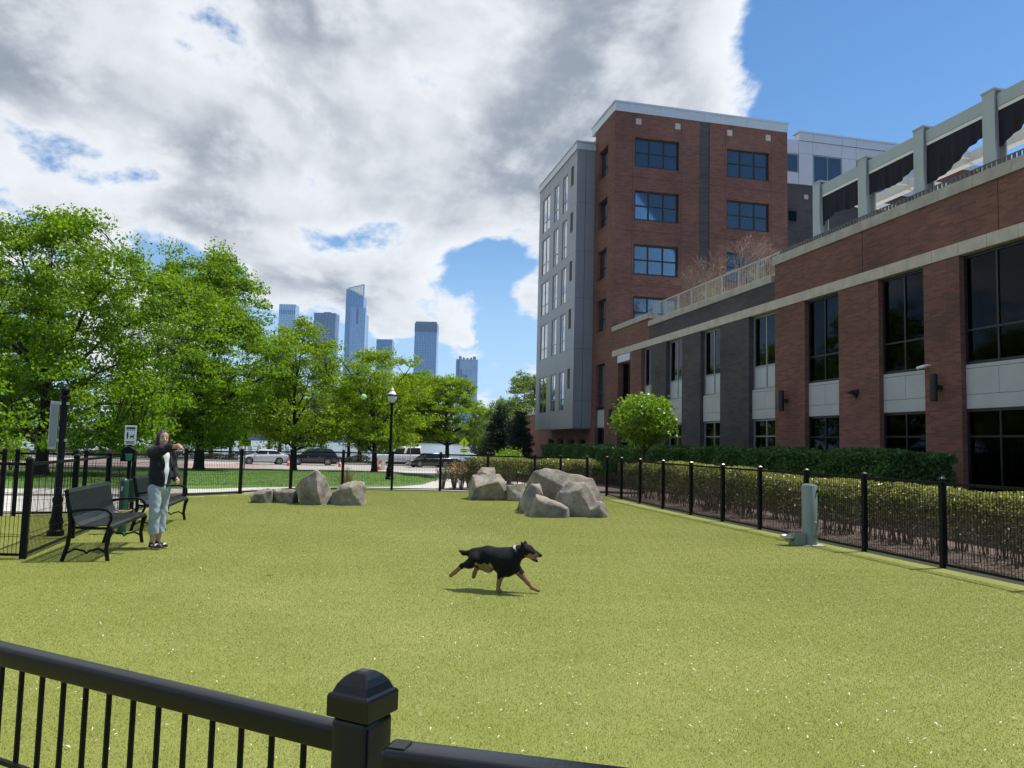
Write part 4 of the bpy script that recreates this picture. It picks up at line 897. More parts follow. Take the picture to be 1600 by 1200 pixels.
# ================================================================ cars
def car(name, label, cat, l, s, rz, paint, prof, roof, W_, wheel_x, wr=.33, zoff=0, winsplit=(), tint='glass_dark', van=False):
    """prof: lower body side profile (x front is -), roof: cabin polygon; extruded, bevelled; windows, wheels, lights are parts"""
    x, y = sl2(l * s, s); t = thing(name, label, cat, (x, y, ground_z(x, y) + .012), rz); h = W_ / 2
    mb = MB().prism(prof, -h, h); body = mb.build('body', paint, t, bevel=.07, seg=3, smooth=50)
    n = len(roof); rv = [(px_, -h + .06 if pz < roof[0][1] + .1 else -h + .20, pz) for px_, pz in roof] + [(px_, h - .06 if pz < roof[0][1] + .1 else h - .20, pz) for px_, pz in roof]
    MB().add(rv, [tuple(range(n)), tuple(reversed(range(n, 2 * n)))] + [(i, i + n, (i + 1) % n + n, (i + 1) % n) for i in range(n)]).build('cabin', paint, t, bevel=.05, seg=2, smooth=50)
    z0, z1 = roof[0][1], max(p[1] for p in roof); gm = mat(name + '_glass', (.02, .028, .032), .08, spec=.8)
    f0, f1, r1, r0 = roof[0], roof[1], roof[-2], roof[-1]
    # side glass: trapezoids just proud of the cabin sides
    def lerp(a, b, t_): return (a[0] + (b[0] - a[0]) * t_, a[1] + (b[1] - a[1]) * t_)
    edges = [0.0] + list(winsplit) + [1.0]
    for sd in (-1, 1):
        for a, b in zip(edges[:-1], edges[1:]):
            bot = lambda q: lerp(lerp(f0, f1, .16), lerp(r0, r1, .16), q); top = lambda q: lerp(lerp(f0, f1, .86), lerp(r0, r1, .86), q)
            p = [bot(a + .03), bot(b - .03), top(b - .035), top(a + .035)]
            yy = lambda z: sd * (h - .06 - .14 * (z - z0) / (z1 - z0) + .012)
            MB().add([(q[0], yy(q[1]), q[1]) for q in p] + [(q[0], yy(q[1]) - sd * .03, q[1]) for q in p], [(0, 1, 2, 3), (7, 6, 5, 4), (0, 4, 5, 1), (1, 5, 6, 2), (2, 6, 7, 3), (3, 7, 4, 0)]).build('side_window', gm, t)
    for (a, b, nm, sg_) in ((f0, f1, 'windscreen', -1), (r0, r1, 'rear_window', 1)):
        p0, p1 = lerp(a, b, .12), lerp(a, b, .9); w0, w1 = h - .16, h - .27
        MB().add([(p0[0] + sg_ * .02, -w0, p0[1]), (p0[0] + sg_ * .02, w0, p0[1]), (p1[0] + sg_ * .02, w1, p1[1]), (p1[0] + sg_ * .02, -w1, p1[1]), (p0[0] - sg_ * .03, -w0, p0[1]), (p0[0] - sg_ * .03, w0, p0[1]), (p1[0] - sg_ * .03, w1, p1[1]), (p1[0] - sg_ * .03, -w1, p1[1])], [(0, 1, 2, 3), (7, 6, 5, 4), (0, 4, 5, 1), (1, 5, 6, 2), (2, 6, 7, 3), (3, 7, 4, 0)]).build(nm, gm, t)
    for wx in wheel_x:
        for sd in (-1, 1):
            w = link('wheel', None, t, (wx, sd * (h - .10), wr))
            MB().tube([(0, -.11, 0), (0, .11, 0)], wr, 20).build('tyre', M['rubber'], w, smooth=40)
            p = MB(); p.tube([(0, sd * .105, 0), (0, sd * .122, 0)], wr * .34, 12)
            for k in range(6):
                a_ = k * math.pi / 3; p.bar((0, sd * .117, 0), (math.cos(a_) * wr * .64, sd * .117, math.sin(a_) * wr * .64), .055, .02)
            p.tube([(math.cos(a_) * wr * .66, sd * .117, math.sin(a_) * wr * .66) for a_ in [i * math.pi / 8 for i in range(17)]], .028, 5); p.build('rim', M['chrome'], w)
            MB().tube([(wx, sd * (h - .16), wr + .02), (wx, sd * (h + .004), wr + .02)], wr + .05, 20).build('wheel_arch', M['black_matte'], t)
    xf = min(p[0] for p in prof); xr = max(p[0] for p in prof); zl = prof[0][1]
    hz = .64 if not van else .82
    for sd in (-1, 1):
        MB().box(xf - .005, xf + .22, sd * (h - .02) - sd * .34, sd * (h - .015), hz, hz + .14).build('headlight', mat('headlight', (.7, .72, .75), .15, spec=.8), t, bevel=.03)
        MB().box(xr - .16, xr + .01, sd * (h - .02) - sd * .22, sd * (h - .01), hz + .1, hz + .28).build('tail_light', mat('tail_light', (.35, .02, .02), .25), t, bevel=.03)
        MB().box(f0[0] + .38, f0[0] + .55, sd * (h - .02), sd * (h + .17), z0 + .04, z0 + .18).build('mirror', paint, t, bevel=.03)
        MB().box(-.55, -.40, sd * (h + .002), sd * (h + .022), .80, .835).build('door_handle', M['chrome'], t); MB().box(.55, .70, sd * (h + .002), sd * (h + .022), .80, .835).build('door_handle', M['chrome'], t)
        for xd in (-.95, .10, 1.1): MB().box(xd, xd + .012, sd * (h - .01), sd * (h + .003), .38, z0).build('door_gap', M['black_matte'], t)
    MB().box(xf - .015, xf + .06, -h * .55, h * .55, .42 if not van else .5, .62 if not van else .78).build('grille', M['black_matte'], t, bevel=.02); MB().box(xf - .02, xf - .001, -.26, .26, .46, .56).build('number_plate', M['white_sign'], t)
    MB().box(xf + .12, xr - .12, -h + .03, h - .03, .18, .30).build('underbody', M['black_matte'], t)
    return t
pw = mat('white_car_paint', (.66, .67, .68), .25, coat=1); pb = mat('black_car_paint', (.008, .009, .012), .2, coat=1); pd_ = mat('dark_green_car_paint', (.012, .022, .02), .2, coat=1); pv = mat('white_van_paint', (.72, .73, .72), .3, coat=.6)
sedan_p = [(-2.30, .30), (-2.32, .55), (-2.22, .70), (-1.30, .90), (1.45, .95), (2.15, .97), (2.28, .80), (2.30, .35), (2.2, .26), (-2.2, .26)]
sedan_r = [(-1.30, .88), (-.45, 1.42), (.55, 1.46), (1.05, 1.38), (1.85, .95)]
suv_p = [(-2.36, .35), (-2.38, .70), (-2.25, .92), (-1.25, 1.06), (1.9, 1.10), (2.33, 1.05), (2.38, .45), (2.25, .32), (-2.25, .32)]
suv_r = [(-1.25, 1.04), (-.50, 1.62), (.6, 1.70), (1.75, 1.62), (2.25, 1.08)]
van_p = [(-2.75, .40), (-2.78, .80), (-2.65, 1.02), (-1.85, 1.15), (2.72, 1.18), (2.76, .45), (2.65, .36), (-2.65, .36)]
van_r = [(-1.85, 1.13), (-1.05, 1.92), (-.6, 2.02), (2.60, 2.02), (2.72, 1.16)]
RZC = -YAW
car('white_sedan', 'white sedan parked behind the fluorescent sign', 'car', -.3185, 76, RZC + .42, pw, sedan_p, sedan_r, 1.78, (-1.42, 1.36), winsplit=(.5,))
car('black_suv', 'black suv parked behind the middle lawn tree', 'car', -.2545, 77, RZC + .22, pb, suv_p, suv_r, 1.88, (-1.45, 1.43), .37, winsplit=(.36, .72))
car('white_van', 'white passenger van parked behind the lamp post', 'van', -.1487, 83, RZC + .34, pv, van_p, van_r, 2.0, (-1.85, 1.75), .37, winsplit=(.26, .58), van=True)
car('dark_car', 'dark green car parked at the right behind the shrubs', 'car', -.104, 79, RZC + .5, pd_, sedan_p, sedan_r, 1.78, (-1.42, 1.36), winsplit=(.5,))
# promenade railing, pier gangway
pr = thing('promenade_railing', 'black railing along the river promenade behind the trees', 'railing', (*sl2(0, 100.5), -1.02), -YAW)
for i in range(56): MB().box(-100 + i * 2.4 - .03, -100 + i * 2.4 + .03, -.03, .03, 0, 1.1).build('post', M['black_metal'], pr)
for z in (.15, .45, .75, 1.06): MB().bar((-100, 0, z), (32, 0, z), .04).build('rail', M['black_metal'], pr)
gw = thing('pier_gangway', 'white sloping pier gangway on the river behind the white car', 'gangway', (*sl2(-.318 * 108, 108), -3.0), -YAW)
for k in range(7): MB().add([(-4.5 + k * 1.3, 0, .4), (-3.9 + k * 1.3, 0, .4), (-4.4 + k * 1.3, 0, 3.4), (-5.0 + k * 1.3, 0, 3.4), (-4.5 + k * 1.3, .15, .4), (-3.9 + k * 1.3, .15, .4), (-4.4 + k * 1.3, .15, 3.4), (-5.0 + k * 1.3, .15, 3.4)], [(0, 1, 2, 3), (7, 6, 5, 4), (0, 4, 5, 1), (1, 5, 6, 2), (2, 6, 7, 3), (3, 7, 4, 0)]).build('panel', M['white_paint'], gw)
MB().box(-6, 5.5, -.2, 1.8, 0, .4).build('deck', M['alu'], gw); MB().box(-6, 5.2, .16, .22, 3.3, 3.4).build('top_rail', M['alu'], gw)

# ================================================================ vegetation
def quads_mesh(name, P4, m):
    """P4: (n,4,3) leaf corners -> one mesh"""
    n = len(P4); me = bpy.data.meshes.new(name); me.vertices.add(n * 4); me.vertices.foreach_set('co', P4.astype(np.float32).ravel())
    me.loops.add(n * 4); me.loops.foreach_set('vertex_index', np.arange(n * 4, dtype=np.int32)); me.polygons.add(n)
    me.polygons.foreach_set('loop_start', np.arange(0, n * 4, 4, dtype=np.int32)); me.polygons.foreach_set('loop_total', np.full(n, 4, dtype=np.int32))
    me.update(calc_edges=True); me.materials.append(m); return me
def leaves(c, size, r, up=.55, wid=.55, out=None):
    """rhombic leaves at points c"""
    n = len(c); nr = r.normal(size=(n, 3)); nr /= np.linalg.norm(nr, axis=1)[:, None]
    nr = nr * (1 - up) + np.array([0, 0, up]) + (out * .35 if out is not None else 0); nr /= np.linalg.norm(nr, axis=1)[:, None] + 1e-9
    t = np.cross(nr, r.normal(size=(n, 3))); t /= np.linalg.norm(t, axis=1)[:, None] + 1e-9; b = np.cross(nr, t)
    s = (size * r.uniform(.6, 1.3, n))[:, None]; w = s * wid
    fold = nr * s * .12
    return np.stack([c - t * s * .5, c + b * w * .5 + fold, c + t * s * .5 - fold * .6, c - b * w * .5 + fold], 1)
def tree_meshes(seed, H, zb, R, tr, nclump, nleaf, lsize, rc, lm, flat=.82, lobes=.22, wood=None, airy=1.0, top=.5, twig_r=.012, prof=None):
    r = np.random.default_rng(seed); ph = r.uniform(0, 6.28, 4)
    prof = prof or (lambda h: (max(0., 1 - abs(2 * (h - top) / (2 * max(top, 1 - top))) ** 2.4)) ** .5 * (.85 + .15 * math.sin(h * 9 + ph[3])))
    cl = []
    while len(cl) < nclump:
        h = r.uniform(0, 1); th = r.uniform(0, 6.283); rr = r.uniform(0, 1) ** .5
        lob = 1 + lobes * (math.sin(2 * th + ph[0] + h * 3) * .5 + math.sin(5 * th + ph[1] - h * 5) * .5)
        rad_ = R * prof(h) * lob * rr; z = zb + (H - zb) * h * (1 + lobes * .25 * math.sin(3 * th + ph[2])) - (rr * .10 * R if h < .4 else 0)
        p = np.array([rad_ * math.cos(th), rad_ * math.sin(th), z])
        if all(np.sum((p - q) ** 2) > (rc * .62) ** 2 for q in cl[-220:]) or r.uniform() < .08: cl.append(p)
    cl = np.array(cl)
    wb = MB(); ax = [(0, 0, -.3)]; bend = r.normal(size=2) * .035 * H
    for i in range(1, 9):
        f = i / 8; ax.append((bend[0] * f * f, bend[1] * f * f, f * H * .8))
    def axp(z):
        f = min(max(z / (H * .8), 0), 1); return np.array([bend[0] * f * f, bend[1] * f * f, z])
    rs = [tr * 1.5] + [tr * (1.05 - .95 * (i / 8) ** .8) + .012 for i in range(1, 9)]; wb.tube([ax[0], (0, 0, .25)] + ax[1:], [tr * 1.7, tr * 1.12] + rs[1:], 9)
    idx = [int(np.argmax(np.linalg.norm(cl[:, :2], axis=1)))]; d = np.full(len(cl), 1e9)
    for _ in range(15):
        d = np.minimum(d, np.linalg.norm(cl - cl[idx[-1]], axis=1)); idx.append(int(np.argmax(d)))
    nodes = [axp(z) for z in np.linspace(zb * .9 + .1, H * .78, 10)]
    for k in idx:
        e = cl[k]; z0 = max(zb * .62, min(zb * .75 + (e[2] - zb) * .42, H * .7)); a = axp(z0); hd = np.linalg.norm(e[:2] - a[:2]); L_ = []
        for i in range(7):
            f = i / 6; p = a + (e - a) * f; p[2] += math.sin(f * math.pi) * hd * (.10) - (1 - f) * f * .1; p[:2] += r.normal(size=2) * .06 * hd * f * (1 - f) * 2; L_.append(p); nodes.append(p) if i > 1 else None
        r0 = tr * .42 * (1 - z0 / H * .6); wb.tube(L_, [r0 * (1 - .85 * i / 6) + .012 for i in range(7)], 6)
    nodes = np.array(nodes)
    for c in cl:
        dd = np.linalg.norm(nodes - c, axis=1) + np.maximum(0, nodes[:, 2] - c[2]) * 2; a = nodes[int(np.argmin(dd))]; m_ = (a + c) / 2 + np.array([0, 0, .05]) + r.normal(size=3) * .06
        wb.tube([a, m_, c], [twig_r * 1.8, twig_r * 1.3, twig_r * .6], 4, cap=False)
        for _ in range(3):
            e = c + np.clip(r.normal(size=3), -1.2, 1.2) * rc * .4; wb.tube([m_, (m_ + e) / 2, e], [twig_r, twig_r * .7, twig_r * .4], 3, cap=False)
    n = int(nclump * nleaf); k = r.integers(0, nclump, n); szk = r.uniform(.65, 1.35, nclump)
    v = r.normal(size=(n, 3)); v /= np.linalg.norm(v, axis=1)[:, None]; rad3 = r.uniform(0, 1, n) ** .45; v[:, 2] = np.where(v[:, 2] < -.2, v[:, 2] * .45, v[:, 2])
    pts = cl[k] + v * (rad3 * rc * szk[k])[:, None] * np.array([1, 1, flat])
    out = v.copy()
    tm_ = wb.mesh('trunk', wood or M['bark'], smooth='all', fixn=False)
    return tm_, quads_mesh('crown', leaves(pts, lsize, r, .18, .62, out), lm)
def plant_tree(name, label, cat, meshes, l, s, rz=0, sc=1.0, group=None, z=None, xy=None):
    x, y = xy if xy else sl2(l, s); t = thing(name, label, cat, (x, y, ground_z(x, y) if z is None else z), rz, group); t.scale = (sc, sc, sc)
    link('trunk', meshes[0], t); link('crown', meshes[1], t); return t
LG = leaf_mat('maple_leaves', (.095, .19, .015), (.22, .34, .026), .5)
LY = leaf_mat('young_yellow_leaves', (.13, .23, .014), (.27, .385, .022), .5)
LM = leaf_mat('mid_green_leaves', (.10, .19, .015), (.21, .30, .025), .45)
LP = leaf_mat('pale_leaves', (.12, .20, .045), (.20, .28, .07), .4)
LD = leaf_mat('conifer_needles', (.012, .028, .012), (.025, .05, .018), .1)
LH = leaf_mat('dark_hedge_leaves', (.04, .105, .024), (.08, .175, .04), .25, .45)
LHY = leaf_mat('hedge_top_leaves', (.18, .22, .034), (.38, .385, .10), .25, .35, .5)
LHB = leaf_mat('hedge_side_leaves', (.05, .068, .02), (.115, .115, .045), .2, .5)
LR = leaf_mat('round_tree_leaves', (.10, .21, .014), (.24, .36, .028), .35, .4, .45)
LO = leaf_mat('red_tinged_leaves', (.30, .10, .02), (.20, .20, .03), .3)
big1 = tree_meshes(21, 9.9, 1.5, 5.9, .24, 400, 185, .15, .74, LG, lobes=.36, top=.42)
big2 = tree_meshes(34, 13.2, 1.9, 5.6, .30, 400, 185, .18, .88, LG, lobes=.34, top=.45)
plant_tree('maple_tree', 'large dark green maple at the far left behind the entry pen', 'tree', big1, -.605 * 31, 31)
plant_tree('maple_tree', 'tall green maple behind the standing woman', 'tree', big2, -.402 * 46, 46, 1.2, .96)
plant_tree('maple_tree', 'leafy maple cut off by the left picture edge', 'tree', big2, -.73 * 44, 44, 4.0, .86)
airy1 = tree_meshes(45, 9.6, 1.9, 4.3, .20, 260, 100, .16, .62, LY, lobes=.35, top=.45)
airy2 = tree_meshes(52, 8.2, 1.8, 4.3, .20, 250, 100, .16, .60, LY, lobes=.32, top=.5)
plant_tree('honey_locust_tree', 'airy yellow green tree in front of the black suv', 'tree', airy1, -.2796 * 52, 52, .5)
plant_tree('honey_locust_tree', 'thin yellow green tree left of the street lamp', 'tree', airy2, -.1752 * 54, 54, 2.2)
sprd = tree_meshes(61, 9.6, 3.0, 5.3, .28, 300, 115, .19, .66, LY, lobes=.18, top=.42, flat=.7)
plant_tree('spreading_tree', 'broad flat topped tree above the dark car', 'tree', sprd, -.0816 * 93, 93, .3, 1.06)
plant_tree('spreading_tree', 'broad yellow green tree between the lamp and the skyline', 'tree', sprd, -.122 * 97, 97, 2.4, 1.12)
row = tree_meshes(73, 9.0, 2.9, 3.9, .24, 210, 95, .21, .70, LM, lobes=.25, top=.5)
for i, l in enumerate((-.50, -.46, -.3872, -.3624, -.3127, -.2986, -.2450, -.2092, -.1951, -.1388, -.1305)):
    plant_tree('promenade_tree', ['first', 'second', 'third', 'fourth', 'fifth', 'sixth', 'seventh', 'eighth', 'ninth', 'tenth', 'last'][i] + ' dark trunked promenade tree from the left behind the cars', 'tree', row, l * (93 + (i % 2) * 5), 93 + (i % 2) * 5, i * 1.3, .85 + .13 * (i % 3), 'trees in the promenade row')
dec = tree_meshes(80, 9.4, 1.6, 4.0, .2, 260, 95, .19, .6, LP, lobes=.3)
plant_tree('roadside_tree', 'pale green tree beside the grey metal bay', 'tree', dec, .022 * 78, 78, .4)
plant_tree('roadside_tree', 'pale green tree behind the dark evergreens', 'tree', dec, -.012 * 90, 90, 2.0, .8)
plant_tree('roadside_tree', 'small pale tree at the left edge of the evergreens', 'tree', dec, -.034 * 96, 96, 4.0, .72)
def conifer(seed, H, R):
    return tree_meshes(seed, H, .3, R, .12, 130, 130, .12, .42, LD, flat=.7, lobes=.3, top=.25, prof=lambda h: (1 - h) ** .7 * .9 + .1)
con = conifer(90, 4.7, 1.5)
plant_tree('evergreen_tree', 'dark evergreen tree left of the round yellow shrub', 'tree', con, -.014 * 56, 56, .3, 1, 'dark evergreens by the corner')
plant_tree('evergreen_tree', 'dark evergreen tree behind the round yellow shrub', 'tree', con, .012 * 54, 54, 2.3, .9, 'dark evergreens by the corner')
def shrub_meshes(seed, R, H, n, ls, lm, wood='twig', stems=14, shell=.35, up=.3):
    r = np.random.default_rng(seed); v = r.normal(size=(n, 3)); v /= np.linalg.norm(v, axis=1)[:, None]; v[:, 2] = np.abs(v[:, 2]) * 1.0 - .25
    rad_ = r.uniform(0, 1, n) ** shell; bump = 1 + .10 * np.sin(v[:, 0] * 9 + seed) * np.cos(v[:, 1] * 8) + .08 * r.normal(size=n)
    c = v * (rad_ * bump)[:, None] * np.array([R, R, H * .62]) + np.array([0, 0, H * .42]); c[:, 2] = np.maximum(c[:, 2], .04)
    wb = MB()
    for i in range(stems):
        a = r.uniform(0, 6.28); q = r.uniform(.2, .85); wb.tube([(.05 * math.cos(a), .05 * math.sin(a), 0), (R * q * .4 * math.cos(a), R * q * .4 * math.sin(a), H * .4), (R * q * math.cos(a + .2), R * q * math.sin(a + .2), H * .85)], [.012, .009, .004], 4, cap=False)
    return wb.mesh('stems', M[wood], fixn=False), quads_mesh('foliage', leaves(c, ls, r, up, .55, v), lm)
def shrub(name, label, me, xy, rz=0, sc=1., group=None, cat='shrub'):
    t = thing(name, label, cat, (*xy, ground_z(*xy)), rz, group); t.scale = (sc,) * 3; link('stems', me[0], t); link('foliage', me[1], t); return t
yel = shrub_meshes(3, .85, 1.75, 4200, .09, LR); shrub('round_shrub', 'rounded yellow green shrub beyond the back fence', yel, sl2(-.02, 33.5))
shrub('round_shrub', 'small rounded yellow green shrub at the far left beyond the lawn', shrub_meshes(5, .75, 1.5, 2600, .10, LR), sl2(-.645 * 36, 36), .6)
nan = shrub_meshes(7, .5, 1.05, 700, .07, LO, stems=22, shell=.5); wis = shrub_meshes(9, .45, .95, 420, .06, LHB, stems=26, shell=.6)
for i, (l, s, sc, m_) in enumerate(((-.086, 26.6, .95, wis), (-.071, 27.2, 1.05, nan), (-.062, 26.5, .85, wis), (-.052, 28.2, 1.1, nan), (-.040, 28.6, 1.0, nan))):
    shrub('twiggy_shrub', ['thin twiggy shrub nearest the pale path', 'red tinged shrub behind the back fence corner post', 'low twiggy shrub between the red tinged shrubs', 'orange leaved shrub below the fluorescent sign', 'orange leaved shrub at the start of the hedge'][i], m_, sl2(l * s, s), i * 1.1, sc)
gr = MB(); r_ = random.Random(4)
for i in range(240):
    a = r_.uniform(0, 6.28); q = abs(r_.gauss(0, .16)); h = r_.uniform(.35, .75); gr.tube([(q * math.cos(a) * .3, q * math.sin(a) * .3, 0), (q * math.cos(a), q * math.sin(a), h * .6), (q * 1.9 * math.cos(a), q * 1.9 * math.sin(a), h)], [.004, .003, .0012], 3, cap=False)
t = thing('grass_tuft', 'wispy pale grass tuft growing behind the tall boulder', 'grass tuft', (.55, 24.95 + .35, -.02)); gr.build('blades', mat('dry_grass', (.28, .27, .10), .8), t, fixn=False)
# hedges
def hedge(name, label, boxes, n, ls, top_m, side_m, stems, zbot, fz, topfrac=.55):
    """boxes: list of (x0,x1,y0,y1,h); foliage is denser at the surface, stems show below"""
    t = thing(name, label, 'hedge', ((boxes[0][0] + boxes[0][1]) / 2, (boxes[0][2] + boxes[0][3]) / 2, 0)); o = np.array([t.location.x, t.location.y, 0]); r = np.random.default_rng(len(label))
    tp, sd = [], []; wb = MB(); area = sum((b[1] - b[0]) * (b[3] - b[2]) for b in boxes)
    def hump(x, y): return .045 * np.sin(x * 2.1 + y * 1.3) + .05 * np.sin(y * 2.9 + 1) + .035 * np.sin(x * 5 + y * 4.1)
    for (x0, x1, y0, y1, h) in boxes:
        k = int(n * (x1 - x0) * (y1 - y0) / area)
        def pts(m_):
            x = r.uniform(x0, x1, m_); y = r.uniform(y0, y1, m_); return x, y
        x, y = pts(int(k * topfrac)); dpt = np.abs(r.normal(size=len(x))) * .07; ed = np.minimum(np.minimum(x - x0, x1 - x), np.minimum(y - y0, y1 - y)); z = h + hump(x, y) - dpt - np.maximum(0, .14 - ed) * .9
        tp.append(np.c_[x, y, z])
        m_ = k - int(k * topfrac); x, y = pts(m_); f = r.integers(0, 4, m_); dd = np.abs(r.normal(size=m_)) * .13
        wsum = (y1 - y0) / ((y1 - y0) + (x1 - x0)); ln = r.uniform(size=m_) < wsum
        sg = r.uniform(size=m_) < .68
        x = np.where(ln, np.where(sg, x0 + dd, x1 - dd), x); y = np.where(~ln, np.where(sg, y0 + dd, y1 - dd), y)
        z = zbot + (h - zbot) * r.uniform(0, 1, m_) ** fz + hump(x, y) * .5; x = x + .07 * np.sin(y * 3.3 + z * 4); sd.append(np.c_[x, y, z])
        for i in range(int(stems * (x1 - x0) * (y1 - y0))):
            cx, cy = r.uniform(x0 + .2, x1 - .2), r.uniform(y0 + .15, y1 - .15)
            for j in range(5):
                a = r.uniform(0, 6.28); q = r.uniform(.1, .38); p0 = np.array([cx + r.normal() * .10, cy + r.normal() * .10, 0]) - o; p1 = p0 + [q * .4 * math.cos(a), q * .4 * math.sin(a), h * .45]; p2 = p0 + [q * math.cos(a), q * math.sin(a), h * .92]
                wb.tube([p0, p1, p2], [.013, .009, .004], 4, cap=False)
                for _ in range(4):
                    pm = p0 + (p1 - p0) * r.uniform(.3, 1); e = pm + r.normal(size=3) * [.16, .16, .1] + [0, 0, .14]; wb.tube([pm, e], [.006, .003], 3, cap=False)
    if stems: wb.build('stems', M['twig'], t, fixn=False)
    tp = np.concatenate(tp) - o; sd = np.concatenate(sd) - o
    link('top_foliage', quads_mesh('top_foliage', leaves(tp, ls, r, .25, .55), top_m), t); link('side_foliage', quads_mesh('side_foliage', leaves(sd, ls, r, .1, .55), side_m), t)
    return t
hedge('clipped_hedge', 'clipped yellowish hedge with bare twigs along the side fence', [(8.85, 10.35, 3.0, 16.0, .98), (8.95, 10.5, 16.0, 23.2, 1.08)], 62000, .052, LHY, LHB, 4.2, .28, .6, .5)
hedge('clipped_hedge', 'clipped brownish hedge beyond the back fence', [(4.6, 9.2, 25.3, 26.7, 1.02)], 16000, .055, LHY, LHB, 4, .25, .7, .4)
hedge('tall_hedge', 'dark green leafy hedge in the shade of the brick building', [(12.35, 14.2, 15.1, 45, 1.56)], 105000, .105, LH, LH, 0, .15, .8, .4)
hedge('low_hedge', 'low dark hedge behind the parked cars', [(*sl2(0, 0), 0, 0, 0)] and [(-34, 4, 88.2, 89.4, -.35)], 9000, .16, LH, LH, 0, -1.0, .8, .5) if False else None
lh = thing('low_hedge', 'low dark hedge running behind the parked cars', 'hedge', (*sl2(-18, 88), -1.02), -YAW); r_ = np.random.default_rng(77)
c = np.c_[r_.uniform(-42, 16, 26000), r_.uniform(-.6, .6, 26000), r_.uniform(0, 1, 26000) ** .6]; c[:, 2] *= .75 + .15 * np.sin(c[:, 0] * .9) + .1 * np.sin(c[:, 0] * 2.3); link('foliage', quads_mesh('foliage', leaves(c, .15, r_, .3, .6), leaf_mat('shade_hedge_leaves', (.03, .04, .015), (.06, .07, .025), .1)), lh)
# clipped ball tree in front of the grey bricks
_t, _c = tree_meshes(101, 3.3, 1.75, 1.0, .06, 60, 4, .10, .26, LR, flat=.9, lobes=.08, top=.5, twig_r=.006)
_r = np.random.default_rng(17); _v = _r.normal(size=(6500, 3)); _v /= np.linalg.norm(_v, axis=1)[:, None]; _b = 1 + .13 * np.sin(_v[:, 0] * 6 + 1) * np.cos(_v[:, 2] * 5) + .09 * np.sin(_v[:, 1] * 9 + _v[:, 2] * 4) + .08 * _r.normal(size=6500); _b *= np.where(_v[:, 2] < -.45, .86, 1)
rt = (_t, quads_mesh('crown', leaves(_v * (_b * _r.uniform(0, 1, 6500) ** .25)[:, None] * np.array([1.08, 1.08, .98]) + np.array([0, 0, 2.55]), .13, _r, .25, .6, _v), LR))
plant_tree('ball_tree', 'small round clipped bright green tree in front of the brick piers', 'tree', rt, 0, 0, xy=(11.0, 26.0))
# bare shrub tree and pots on the terrace
def bare(seed, H, n):
    r = random.Random(seed); wb = MB()
    def grow(p, d, L_, rr, lev):
        q = p + d * L_; m_ = (p + q) / 2 + Vector((r.gauss(0, .05), r.gauss(0, .05), .02)) * L_; wb.tube([p, m_, q], [rr, rr * .85, rr * .65], 5 if lev < 2 else 3, cap=False)
        if lev >= 5: return
        for _ in range(3 if lev < 4 else 2):
            nd_ = (d + Vector((r.gauss(0, .55), r.gauss(0, .55), r.gauss(.12, .3)))).normalized(); grow(q, nd_, L_ * r.uniform(.6, .82), max(rr * .62, .009), lev + 1)
    for k in range(n): grow(Vector((0, 0, 0)), Vector((r.gauss(0, .35), r.gauss(0, .35), 1)).normalized(), H * .25, .05, 0)
    return wb.mesh('branches', M['twig_pale'], fixn=False)
bt = bare(6, 5.2, 5)
for x, y, sc, rz, lab in ((19.1, 34.0, 1.0, 0, 'bare branching shrub on the terrace before the tower windows'), (18.0, 35.2, .72, 2, 'smaller bare shrub on the terrace left of the large one')):
    t = thing('bare_shrub', lab, 'shrub', (x, y, 7.62), rz); t.scale = (sc,) * 3; o = MB().lathe([(.28, 0), (.36, .5), (.38, .52), (.33, .5)], n=14).build('planter', M['concrete'], t); b = link('branches', bt, t, (0, 0, .45))
gm_ = gr.mesh('blades', mat('terrace_grass', (.30, .28, .12), .8), fixn=False)
for i, (x, y) in enumerate(((16.6, 35.2), (16.5, 31.6), (16.5, 27.4))):
    t = thing('potted_grass', ['potted grass at the far end of the terrace railing', 'potted grass at the middle of the terrace railing', 'potted grass near the end of the grey terrace railing'][i], 'potted plant', (x, y, 7.62)); MB().lathe([(.2, 0), (.27, .42), (.24, .42)], n=12).build('pot', M['concrete'], t); b = link('blades', gm_, t, (0, 0, .4)); b.scale = (1.5, 1.5, 1.3)
yb_ = shrub_meshes(15, .3, .7, 160, .08, leaf_mat('yellow_buds', (.35, .28, .04), (.45, .36, .06), .3), stems=10, shell=.5)
for i, (x, y) in enumerate(((16.4, 25.2), (16.5, 23.9))):
    t = thing('yellow_shrub', ['yellow budding shrub at the railing end', 'yellow budding shrub beside the first pergola column'][i], 'shrub', (x, y, 7.62)); t.scale = (1.0, 1.0, 1.9); link('stems', yb_[0], t); link('foliage', yb_[1], t)
# far tree line
r_ = np.random.default_rng(31); n = 30000; c = np.c_[r_.uniform(-900, 500, n), r_.uniform(0, 40, n), r_.uniform(0, 1, n) ** .7]; c[:, 2] *= 12 + 5 * np.sin(c[:, 0] * .05) + 5 * np.sin(c[:, 0] * .021 + 1) + 3 * np.sin(c[:, 0] * .17)
ft = link('far_trees', quads_mesh('far_trees', leaves(c, 4.5, r_, .3, .8), leaf_mat('far_leaves', (.06, .10, .05), (.10, .15, .06), .2))); ft.location = (*sl2(0, 1312), -1); ft.rotation_euler = (0, 0, -YAW); tag(ft, 'band of hazy trees along the far river bank', 'trees', kind='stuff')
